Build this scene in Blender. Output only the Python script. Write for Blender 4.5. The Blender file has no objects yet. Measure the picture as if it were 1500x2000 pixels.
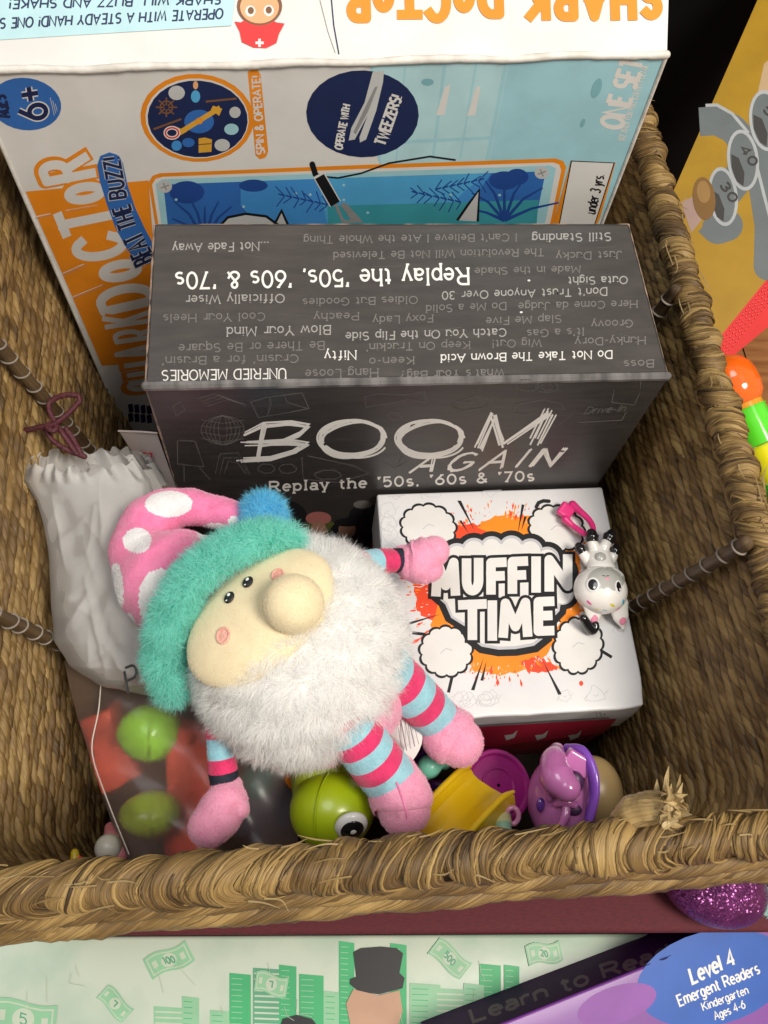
import bpy, math, random
import numpy as np
from mathutils import Matrix, Vector
from mathutils.geometry import tessellate_polygon
random.seed(7); rng = np.random.default_rng(7)
scene = bpy.context.scene
# ------------------------------------------------------------------ camera, light, exposure
F = 1651.96
CM = np.array([[0.99448205, 0.03425458, -0.09915679], [-0.0736263, 0.90120251, -0.42709859], [0.07473027, 0.43204243, 0.89875176]])
CC = np.array([-0.0599, -0.2392, 0.3523])
camd = bpy.data.cameras.new('camera'); cam = bpy.data.objects.new('camera', camd)
scene.collection.objects.link(cam); scene.camera = cam
camd.sensor_fit = 'VERTICAL'; camd.sensor_height = 24; camd.lens = 24 * F / 2000
camd.clip_start = 0.01; camd.clip_end = 50
mw = Matrix.Identity(4)
for i in range(3):
    for j in range(3): mw[i][j] = CM[i][j]
    mw[i][3] = CC[i]
cam.matrix_world = mw
world = bpy.data.worlds.new('World'); scene.world = world; world.use_nodes = True
world.node_tree.nodes['Background'].inputs[0].default_value = (1.0, 0.93, 0.84, 1)
world.node_tree.nodes['Background'].inputs[1].default_value = 0.32
def lamp(name, loc, target, size, power, col):
    d = bpy.data.lights.new(name, 'AREA'); d.shape = 'DISK'; d.size = size; d.energy = power; d.color = col
    o = bpy.data.objects.new(name, d); scene.collection.objects.link(o); o.location = loc
    o.rotation_euler = (Vector(target) - Vector(loc)).to_track_quat('-Z', 'Y').to_euler(); return o
lamp('ceiling_lamp', (0.58, -0.58, 1.42), (0, 0, -0.1), 0.6, 27.5, (1.0, 0.92, 0.81))
lamp('fill_light', (-0.5, 0.1, 1.9), (0, 0, -0.1), 1.0, 11, (0.93, 0.96, 1.0))  # added fill that lifts the darker walls, no such lamp known
scene.view_settings.view_transform = 'Standard'; scene.view_settings.look = 'None'
scene.view_settings.exposure = 0.15; scene.view_settings.gamma = 1.0
scene.view_settings.use_curve_mapping = False
scene.cycles.use_denoising = True
scene.cycles.max_bounces = 10; scene.cycles.transparent_max_bounces = 16
scene.cycles.transmission_bounces = 8
# ------------------------------------------------------------------ helpers
def ray(x, y): return CM @ np.array([(x - 750) / F, -(y - 1000) / F, -1.0])
def cd(x, y, d): return CC + ray(x, y) * d                     # photo point at a depth in metres
def at(x, y, ax, val):
    r = ray(x, y); return CC + r * ((val - CC[ax]) / r[ax])
A = lambda *p: np.array(p, float)
def unit(v): v = np.asarray(v, float); return v / np.linalg.norm(v)
VIEW = -CM[:, 2]; UP = CM[:, 1]; RIGHT = CM[:, 0]
def snoise(P, f, seed=0, oct=3):
    r = np.random.default_rng(seed); out = np.zeros(len(P)); amp = 1
    for o in range(oct):
        for k in range(3):
            d = r.normal(size=3); d /= np.linalg.norm(d)
            out += amp * np.sin(P @ d * f * (2 ** o) * r.uniform(.7, 1.3) + r.uniform(0, 6.28)) / 3
        amp *= .5
    return out
class MB:
    def __init__(s): s.v = []; s.f = []; s.m = []; s.a = []; s.n = 0
    def add(s, verts, faces, mat=0, attr=None):
        verts = np.asarray(verts, float).reshape(-1, 3); faces = np.asarray(faces, int)
        if len(faces) == 0: return
        s.v.append(verts); s.f.append(faces + s.n)
        s.m.append(np.full(len(faces), mat, int) if np.isscalar(mat) else np.asarray(mat, int))
        a = np.zeros((len(verts), 6))
        if attr is not None: attr = np.asarray(attr, float); a[:, :attr.shape[1]] = attr
        s.a.append(a); s.n += len(verts)
    def grid(s, P, mat=0, cu=False, cv=False, attr=None):       # P (nu,nv,3)
        nu, nv = P.shape[:2]
        iu = np.arange(nu if cu else nu - 1); iv = np.arange(nv if cv else nv - 1)
        a, b = np.meshgrid(iu, iv, indexing='ij'); a2 = (a + 1) % nu; b2 = (b + 1) % nv
        f = np.stack([a * nv + b, a2 * nv + b, a2 * nv + b2, a * nv + b2], -1).reshape(-1, 4)
        s.add(P.reshape(-1, 3), f, mat if np.isscalar(mat) else np.asarray(mat).reshape(-1), None if attr is None else attr.reshape(-1, 3))
    def panel(s, c, nu=2, nv=2, mat=0, disp=None):               # four corners, bilinear
        c = [np.asarray(q, float) for q in c]
        u = np.linspace(0, 1, nu)[:, None, None]; v = np.linspace(0, 1, nv)[None, :, None]
        P = c[0] * (1 - u) * (1 - v) + c[1] * u * (1 - v) + c[2] * u * v + c[3] * (1 - u) * v
        if disp is not None:
            n = unit(np.cross(c[1] - c[0], c[3] - c[0]))
            P = P + (disp(P.reshape(-1, 3)).reshape(nu, nv, 1)) * n
        s.grid(P, mat)
    def ell(s, c, ax, n=24, m=16, mat=0, disp=None):             # ellipsoid with axis vectors ax (3x3 rows)
        th = np.linspace(0, 2 * math.pi, n, endpoint=False)[None, :]; ph = np.linspace(0.0, math.pi, m)[:, None]
        D = np.stack([np.sin(ph) * np.cos(th), np.sin(ph) * np.sin(th), np.cos(ph) + 0 * th], -1)
        if disp is not None: D = D * (1 + disp(D.reshape(-1, 3)).reshape(m, n, 1))
        G = np.asarray(c) + D @ np.asarray(ax)
        s.grid(G[:, ::-1] if np.linalg.det(np.asarray(ax)) < 0 else G, mat, cv=True)
    def rbox(s, lo, hi, r=.002, n=8, mat=0, disp=None, frame=None, seg=3):
        lo = A(*lo); hi = A(*hi)
        def lin(a, b):
            t = np.concatenate([np.linspace(0, r, seg + 1), np.linspace(r, (b - a) - r, n + 2)[1:-1], np.linspace(b - a - r, b - a, seg + 1)]); return a + t
        for ax in range(3):
            o = [i for i in range(3) if i != ax]
            for side in (0, 1):
                u = lin(lo[o[0]], hi[o[0]]); v = lin(lo[o[1]], hi[o[1]])
                P = np.zeros((len(u), len(v), 3)); P[..., o[0]] = u[:, None]; P[..., o[1]] = v[None, :]; P[..., ax] = (lo, hi)[side][ax]
                q = np.clip(P, lo + r, hi - r); d = P - q; L = np.linalg.norm(d, axis=-1, keepdims=True); P = q + d / np.maximum(L, 1e-9) * r
                if (side == 0) ^ (ax == 1): P = P[::-1]
                if disp is not None: P = P + disp(P.reshape(-1, 3)).reshape(P.shape)
                if frame is not None: P = frame[0] + P @ frame[1]
                s.grid(P, mat)
    def limb(s, pts, rad, mat=0, sides=16, res=6, cap=True, flat=1.0, attr=False, nrm=None, disp=None, closed=False):
        pts = np.asarray(pts, float); rad = np.asarray(rad if not np.isscalar(rad) else [rad] * len(pts), float)
        n = len(pts)
        if res > 1 and n > 2:
            o = []; r = []
            rngk = n if closed else n - 1
            for i in range(rngk):
                if closed: p0, p1, p2, p3 = pts[(i - 1) % n], pts[i], pts[(i + 1) % n], pts[(i + 2) % n]; r1, r2 = rad[i], rad[(i + 1) % n]
                else: p0, p1, p2, p3 = pts[max(i - 1, 0)], pts[i], pts[i + 1], pts[min(i + 2, n - 1)]; r1, r2 = rad[i], rad[i + 1]
                for k in range(res):
                    t = k / res
                    o.append(.5 * ((2 * p1) + (p2 - p0) * t + (2 * p0 - 5 * p1 + 4 * p2 - p3) * t * t + (3 * p1 - p0 - 3 * p2 + p3) * t ** 3))
                    tt = t * t * (3 - 2 * t); r.append(r1 * (1 - tt) + r2 * tt)
            if not closed: o.append(pts[-1]); r.append(rad[-1])
            pts = np.array(o); rad = np.array(r)
        elif res > 1:
            t = np.linspace(0, 1, res + 1)[:, None]; pts = pts[0] * (1 - t) + pts[1] * t; rad = rad[0] * (1 - t[:, 0]) + rad[1] * t[:, 0]
        if cap and not closed:
            t0 = unit(pts[0] - pts[1]); t1 = unit(pts[-1] - pts[-2]); k = np.array([1, .92, .7, .38])
            e = np.array([.97, .71, .38]); 
            pts = np.concatenate([[pts[0] + t0 * rad[0] * x for x in (1., .92, .71, .38)], pts, [pts[-1] + t1 * rad[-1] * x for x in (.38, .71, .92, 1.)]])
            rad = np.concatenate([rad[0] * A(.02, .39, .70, .925), rad, rad[-1] * A(.925, .70, .39, .02)])
        n = len(pts); T = np.zeros_like(pts)
        T[1:-1] = pts[2:] - pts[:-2]; T[0] = pts[1] - pts[0]; T[-1] = pts[-1] - pts[-2]
        if closed: T[0] = pts[1] - pts[-1]; T[-1] = pts[0] - pts[-2]
        T /= np.maximum(np.linalg.norm(T, axis=1, keepdims=True), 1e-12)
        u = np.asarray(nrm if nrm is not None else -VIEW, float); P = np.zeros((n, sides, 3)); th = np.linspace(0, 2 * math.pi, sides, endpoint=False)
        for i in range(n):
            u = u - T[i] * (u @ T[i]); L = np.linalg.norm(u)
            if L < 1e-6: u = np.cross(T[i], A(.3, .5, .8)); L = np.linalg.norm(u)
            u = u / L; w = np.cross(T[i], u)
            P[i] = pts[i] + rad[i] * (np.cos(th)[:, None] * u * flat - np.sin(th)[:, None] * w)
        if disp is not None: P = P + disp(P.reshape(-1, 3)).reshape(n, sides, 1) * (P - pts[:, None]) / np.maximum(rad[:, None, None], 1e-9)
        at_ = None
        if attr:
            sl = np.concatenate([[0], np.cumsum(np.linalg.norm(np.diff(pts, axis=0), axis=1))])
            at_ = np.zeros((n, sides, 3)); at_[..., 0] = sl[:, None]; at_[..., 1] = (th / 6.2832)[None]; at_[..., 2] = random.random()
        if callable(mat):
            cen = (P[:-1] + P[1:]) / 2
            mat = mat(cen.reshape(-1, 3), np.repeat(np.linspace(0, 1, n - 1), sides)).reshape(-1)
        s.grid(P, mat, cv=True, cu=closed, attr=at_)
        return pts, rad
    def arrays(s):
        return np.concatenate(s.v), s.f, s.m
    def fur(s, n, length, width, mat=None, droop=None, jit=.5, keep=None, clump=0, seed=1, lift=.42):
        """n short blades growing from the faces built so far"""
        r = np.random.default_rng(seed); V = np.concatenate(s.v); tri = []; tm = []
        for f, m in zip(s.f, s.m):
            if f.shape[1] == 4: tri += [f[:, [0, 1, 2]], f[:, [0, 2, 3]]]; tm += [m, m]
            else: tri.append(f); tm.append(m)
        tri = np.concatenate(tri); tm = np.concatenate(tm)
        a, b, c = V[tri[:, 0]], V[tri[:, 1]], V[tri[:, 2]]; N = np.cross(b - a, c - a); ar = np.linalg.norm(N, axis=1)
        ok = ar > 1e-12; tri, tm, a, b, c, N, ar = tri[ok], tm[ok], a[ok], b[ok], c[ok], N[ok], ar[ok]
        N = N / ar[:, None]; i = r.choice(len(tri), n, p=ar / ar.sum()); u = r.random((n, 2)); u = np.where(u.sum(1, keepdims=True) > 1, 1 - u, u)
        P = a[i] + (b[i] - a[i]) * u[:, :1] + (c[i] - a[i]) * u[:, 1:]; N = N[i]; M = tm[i]
        k = ((P - CC) * N).sum(1) < .02                              # the side turned away is left out of sight
        if keep is not None: k &= keep(P, N)
        P, N, M = P[k], N[k], M[k]; n = len(P)
        Tn = r.normal(size=(n, 3)) * jit
        if clump: Tn = Tn + clump * 1.6 * np.stack([snoise(P, 420, 3, 2), snoise(P, 420, 4, 2), snoise(P, 420, 5, 2)], 1)
        if droop is not None: Tn = Tn + (droop(P) if callable(droop) else np.asarray(droop))
        Tn = Tn - N * (Tn * N).sum(1, keepdims=True); D = N * lift + Tn
        D /= np.linalg.norm(D, axis=1, keepdims=True); L = length * r.uniform(.6, 1.1, n)[:, None]
        B = unit_rows(N + D * .7)
        p1 = P - N * .0005; p2 = P + B * L * .5; p3 = P + B * L * .45 + D * L * .55
        W = unit_rows(np.cross(D, N) + r.normal(size=(n, 3)) * .25) * width / 2
        v = np.stack([p1 - W, p1 + W, p2 - W * .8, p2 + W * .8, p3], 1)
        base = np.arange(n)[:, None] * 5
        rid = np.repeat(r.random(n), 5); tt = np.tile([0, 0, .5, .5, 1], n)
        at_ = np.stack([tt, rid, rid], 1); mm = M if mat is None else np.full(n, mat)
        s.add(v.reshape(-1, 3), base + np.array([[0, 1, 3, 2]]), mm, at_)
        # tips share no vertices with the strips
        v2 = np.stack([p2 - W * .8, p2 + W * .8, p3], 1)
        s.add(v2.reshape(-1, 3), np.arange(n)[:, None] * 3 + np.array([[0, 1, 2]]), mm, np.stack([np.tile([.5, .5, 1], n), np.repeat(rid[::5], 3), np.repeat(rid[::5], 3)], 1))
def unit_rows(a): return a / np.maximum(np.linalg.norm(a, axis=1, keepdims=True), 1e-12)
def tag(o, label=None, cat=None, group=None, kind=None):
    if label: o['label'] = label
    if cat: o['category'] = cat
    if group: o['group'] = group
    if kind: o['kind'] = kind
    return o
WL = {}
def thing(name, loc, label, cat, group=None):
    o = bpy.data.objects.new(name, None); scene.collection.objects.link(o); o.location = loc; o.empty_display_size = .01
    WL[o] = A(*loc); return tag(o, label, cat, group)
def obj(name, mb, mats, parent=None, angle=40, label=None):
    if not isinstance(mats, (list, tuple)): mats = [mats]
    me = bpy.data.meshes.new(name); V = np.concatenate(mb.v)
    org = WL[parent] if parent is not None else V.mean(0)
    nf = sum(len(f) for f in mb.f); loops = np.concatenate([f.ravel() for f in mb.f]).astype(np.int32)
    cnt = np.concatenate([np.full(len(f), f.shape[1]) for f in mb.f]); st = np.concatenate([[0], np.cumsum(cnt)[:-1]]).astype(np.int32)
    me.vertices.add(len(V)); me.vertices.foreach_set('co', (V - org).ravel().astype(np.float32))
    me.loops.add(len(loops)); me.loops.foreach_set('vertex_index', loops)
    me.polygons.add(nf); me.polygons.foreach_set('loop_start', st)
    me.polygons.foreach_set('material_index', np.concatenate(mb.m).astype(np.int32))
    for m in mats: me.materials.append(m)
    AT = np.concatenate(mb.a)
    a = me.attributes.new('fib', 'FLOAT_VECTOR', 'POINT'); a.data.foreach_set('vector', AT[:, :3].ravel().astype(np.float32))
    if np.abs(AT[:, 3:]).max() > 0: a = me.attributes.new('nrm', 'FLOAT_VECTOR', 'POINT'); a.data.foreach_set('vector', AT[:, 3:].ravel().astype(np.float32))
    me.update(calc_edges=True); me.validate(); me.shade_smooth(); me.set_sharp_from_angle(angle=math.radians(angle))
    o = bpy.data.objects.new(name, me); scene.collection.objects.link(o)
    if parent is not None: o.parent = parent; WL[o] = org
    else: o.location = org; WL[o] = org
    if label: o['label'] = label
    return o
# ------------------------------------------------------------------ materials
def mat(name, col, rough=.5, col2=None, scale=60, bump=0, bscale=400, spec=.5, sheen=0, coat=0, sub=0, stretch=None, detail=4, contrast=(.35, .65), metal=0, mode='object', sss_scale=.004):
    m = bpy.data.materials.new(name); m.use_nodes = True; nt = m.node_tree; N = nt.nodes; L = nt.links
    b = N['Principled BSDF']; b.inputs['Base Color'].default_value = (*col, 1); b.inputs['Roughness'].default_value = rough
    b.inputs['Specular IOR Level'].default_value = spec; b.inputs['Metallic'].default_value = metal
    if sheen: b.inputs['Sheen Weight'].default_value = sheen; b.inputs['Sheen Roughness'].default_value = .5
    if coat: b.inputs['Coat Weight'].default_value = coat; b.inputs['Coat Roughness'].default_value = .12
    if sub: b.inputs['Subsurface Weight'].default_value = sub; b.inputs['Subsurface Scale'].default_value = sss_scale; b.inputs['Subsurface Radius'].default_value = (1, .6, .4)
    def vec(sc):
        if mode == 'fib':
            t = N.new('ShaderNodeAttribute'); t.attribute_name = 'fib'; o = t.outputs['Vector']
        else:
            t = N.new('ShaderNodeTexCoord'); o = t.outputs['Object']
        mp = N.new('ShaderNodeMapping'); mp.inputs['Scale'].default_value = stretch or (1, 1, 1); L.new(o, mp.inputs['Vector'])
        n = N.new('ShaderNodeTexNoise'); n.inputs['Scale'].default_value = sc; n.inputs['Detail'].default_value = detail
        L.new(mp.outputs[0], n.inputs['Vector']); return n
    if col2 is None and max(col) > .02 and mode == 'object':
        col2 = tuple(c * .9 for c in col)
    if col2:
        n = vec(scale); rp = N.new('ShaderNodeValToRGB'); rp.color_ramp.elements[0].position = contrast[0]; rp.color_ramp.elements[1].position = contrast[1]
        rp.color_ramp.elements[0].color = (*col, 1); rp.color_ramp.elements[1].color = (*col2, 1)
        L.new(n.outputs['Fac'], rp.inputs['Fac']); L.new(rp.outputs['Color'], b.inputs['Base Color'])
    if bump:
        n2 = vec(bscale); bp = N.new('ShaderNodeBump'); bp.inputs['Strength'].default_value = bump; bp.inputs['Distance'].default_value = .001
        L.new(n2.outputs['Fac'], bp.inputs['Height']); L.new(bp.outputs[0], b.inputs['Normal'])
    return m
def straw(name, lo, mid, hi, tint=1.0, rough=.45):
    m = bpy.data.materials.new(name); m.use_nodes = True; nt = m.node_tree; N = nt.nodes; L = nt.links; b = N['Principled BSDF']
    t = N.new('ShaderNodeAttribute'); t.attribute_name = 'fib'
    mp = N.new('ShaderNodeMapping'); mp.inputs['Scale'].default_value = (28, 9, 90); L.new(t.outputs['Vector'], mp.inputs['Vector'])
    n = N.new('ShaderNodeTexNoise'); n.inputs['Scale'].default_value = 1; n.inputs['Detail'].default_value = 6; n.inputs['Roughness'].default_value = .7; L.new(mp.outputs[0], n.inputs['Vector'])
    mp2 = N.new('ShaderNodeMapping'); mp2.inputs['Scale'].default_value = (10, 45, 90); L.new(t.outputs['Vector'], mp2.inputs['Vector'])
    f = N.new('ShaderNodeTexNoise'); f.inputs['Scale'].default_value = 1; f.inputs['Detail'].default_value = 3; L.new(mp2.outputs[0], f.inputs['Vector'])
    tc = N.new('ShaderNodeTexCoord'); big = N.new('ShaderNodeTexNoise'); big.inputs['Scale'].default_value = 38; big.inputs['Detail'].default_value = 3; L.new(tc.outputs['Object'], big.inputs['Vector'])
    a1 = N.new('ShaderNodeMath'); a1.operation = 'MULTIPLY_ADD'; a1.inputs[1].default_value = .5; L.new(f.outputs['Fac'], a1.inputs[0])
    a0 = N.new('ShaderNodeMath'); a0.operation = 'MULTIPLY'; a0.inputs[1].default_value = .3; L.new(n.outputs['Fac'], a0.inputs[0]); L.new(a0.outputs[0], a1.inputs[2])
    a2 = N.new('ShaderNodeMath'); a2.operation = 'MULTIPLY_ADD'; a2.inputs[1].default_value = .35; L.new(big.outputs['Fac'], a2.inputs[0]); L.new(a1.outputs[0], a2.inputs[2])
    sp = N.new('ShaderNodeSeparateXYZ'); L.new(t.outputs['Vector'], sp.inputs[0]); a3 = N.new('ShaderNodeMath'); a3.operation = 'MULTIPLY_ADD'; a3.inputs[1].default_value = .22; L.new(sp.outputs['Z'], a3.inputs[0]); L.new(a2.outputs[0], a3.inputs[2]); a2 = N.new('ShaderNodeMath'); a2.operation = 'SUBTRACT'; a2.inputs[1].default_value = .11; L.new(a3.outputs[0], a2.inputs[0])
    rp = N.new('ShaderNodeValToRGB'); e = rp.color_ramp.elements; e[0].position = .38; e[0].color = (*lo, 1); e[1].position = .78; e[1].color = (*hi, 1)
    k = e.new(.56); k.color = (*mid, 1); L.new(a2.outputs[0], rp.inputs['Fac']); L.new(rp.outputs['Color'], b.inputs['Base Color'])
    b.inputs['Roughness'].default_value = rough; b.inputs['Specular IOR Level'].default_value = .5
    bp = N.new('ShaderNodeBump'); bp.inputs['Strength'].default_value = .8; bp.inputs['Distance'].default_value = .0006; L.new(f.outputs['Fac'], bp.inputs['Height']); L.new(bp.outputs[0], b.inputs['Normal'])
    return m
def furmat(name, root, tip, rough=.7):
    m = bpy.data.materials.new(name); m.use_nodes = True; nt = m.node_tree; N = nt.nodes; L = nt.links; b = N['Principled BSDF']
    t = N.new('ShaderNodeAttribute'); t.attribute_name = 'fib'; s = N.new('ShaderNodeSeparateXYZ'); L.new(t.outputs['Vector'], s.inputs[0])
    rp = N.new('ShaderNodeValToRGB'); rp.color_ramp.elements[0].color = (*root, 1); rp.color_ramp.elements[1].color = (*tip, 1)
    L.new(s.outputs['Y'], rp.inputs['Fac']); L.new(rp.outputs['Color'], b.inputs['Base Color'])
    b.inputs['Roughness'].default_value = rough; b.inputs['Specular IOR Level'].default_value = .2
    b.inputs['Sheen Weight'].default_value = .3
    tr = N.new('ShaderNodeBsdfTranslucent'); L.new(rp.outputs['Color'], tr.inputs['Color']); mx = N.new('ShaderNodeMixShader'); mx.inputs[0].default_value = .45
    L.new(b.outputs[0], mx.inputs[1]); L.new(tr.outputs[0], mx.inputs[2]); tp = N.new('ShaderNodeBsdfTransparent'); m2 = N.new('ShaderNodeMixShader'); m2.inputs[0].default_value = .5; L.new(mx.outputs[0], m2.inputs[1]); L.new(tp.outputs[0], m2.inputs[2]); L.new(m2.outputs[0], N['Material Output'].inputs['Surface'])
    return m
def film(name, col, clear, frost, rough=.35, gloss=.25, grough=.28, bump=.3):
    m = bpy.data.materials.new(name); m.use_nodes = True; nt = m.node_tree; N = nt.nodes; L = nt.links; N.remove(N['Principled BSDF'])
    tp = N.new('ShaderNodeBsdfTransparent'); rf = N.new('ShaderNodeBsdfRefraction'); rf.inputs['Roughness'].default_value = rough; rf.inputs['IOR'].default_value = 1.16; rf.inputs['Color'].default_value = (.97, .97, .96, 1)
    df = N.new('ShaderNodeBsdfDiffuse'); df.inputs['Color'].default_value = (*col, 1); tl = N.new('ShaderNodeBsdfTranslucent'); tl.inputs['Color'].default_value = (*col, 1)
    gl = N.new('ShaderNodeBsdfGlossy'); gl.inputs['Roughness'].default_value = grough
    def mix(f, a, b_):
        k = N.new('ShaderNodeMixShader'); k.inputs[0].default_value = f; L.new(a.outputs[0], k.inputs[1]); L.new(b_.outputs[0], k.inputs[2]); return k
    d = mix(.45, df, tl); t = mix(frost, tp, rf); q = mix(clear, d, t)
    fr = N.new('ShaderNodeFresnel'); fr.inputs['IOR'].default_value = 1.45; mu = N.new('ShaderNodeMath'); mu.operation = 'MULTIPLY'; mu.inputs[1].default_value = gloss * 3; L.new(fr.outputs[0], mu.inputs[0])
    g = N.new('ShaderNodeMixShader'); L.new(mu.outputs[0], g.inputs[0]); L.new(q.outputs[0], g.inputs[1]); L.new(gl.outputs[0], g.inputs[2])
    tc = N.new('ShaderNodeTexCoord'); nz = N.new('ShaderNodeTexNoise'); nz.inputs['Scale'].default_value = 60; L.new(tc.outputs['Object'], nz.inputs['Vector'])
    bp = N.new('ShaderNodeBump'); bp.inputs['Strength'].default_value = bump; bp.inputs['Distance'].default_value = .002; L.new(nz.outputs['Fac'], bp.inputs['Height'])
    for x in (rf, gl, df): L.new(bp.outputs[0], x.inputs['Normal'])
    L.new(g.outputs[0], N['Material Output'].inputs['Surface']); return m
def ink(name, col, rough=.4, var=.88): return mat(name, col, rough + .08, tuple(c * var for c in col), scale=45, spec=.3)
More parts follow.
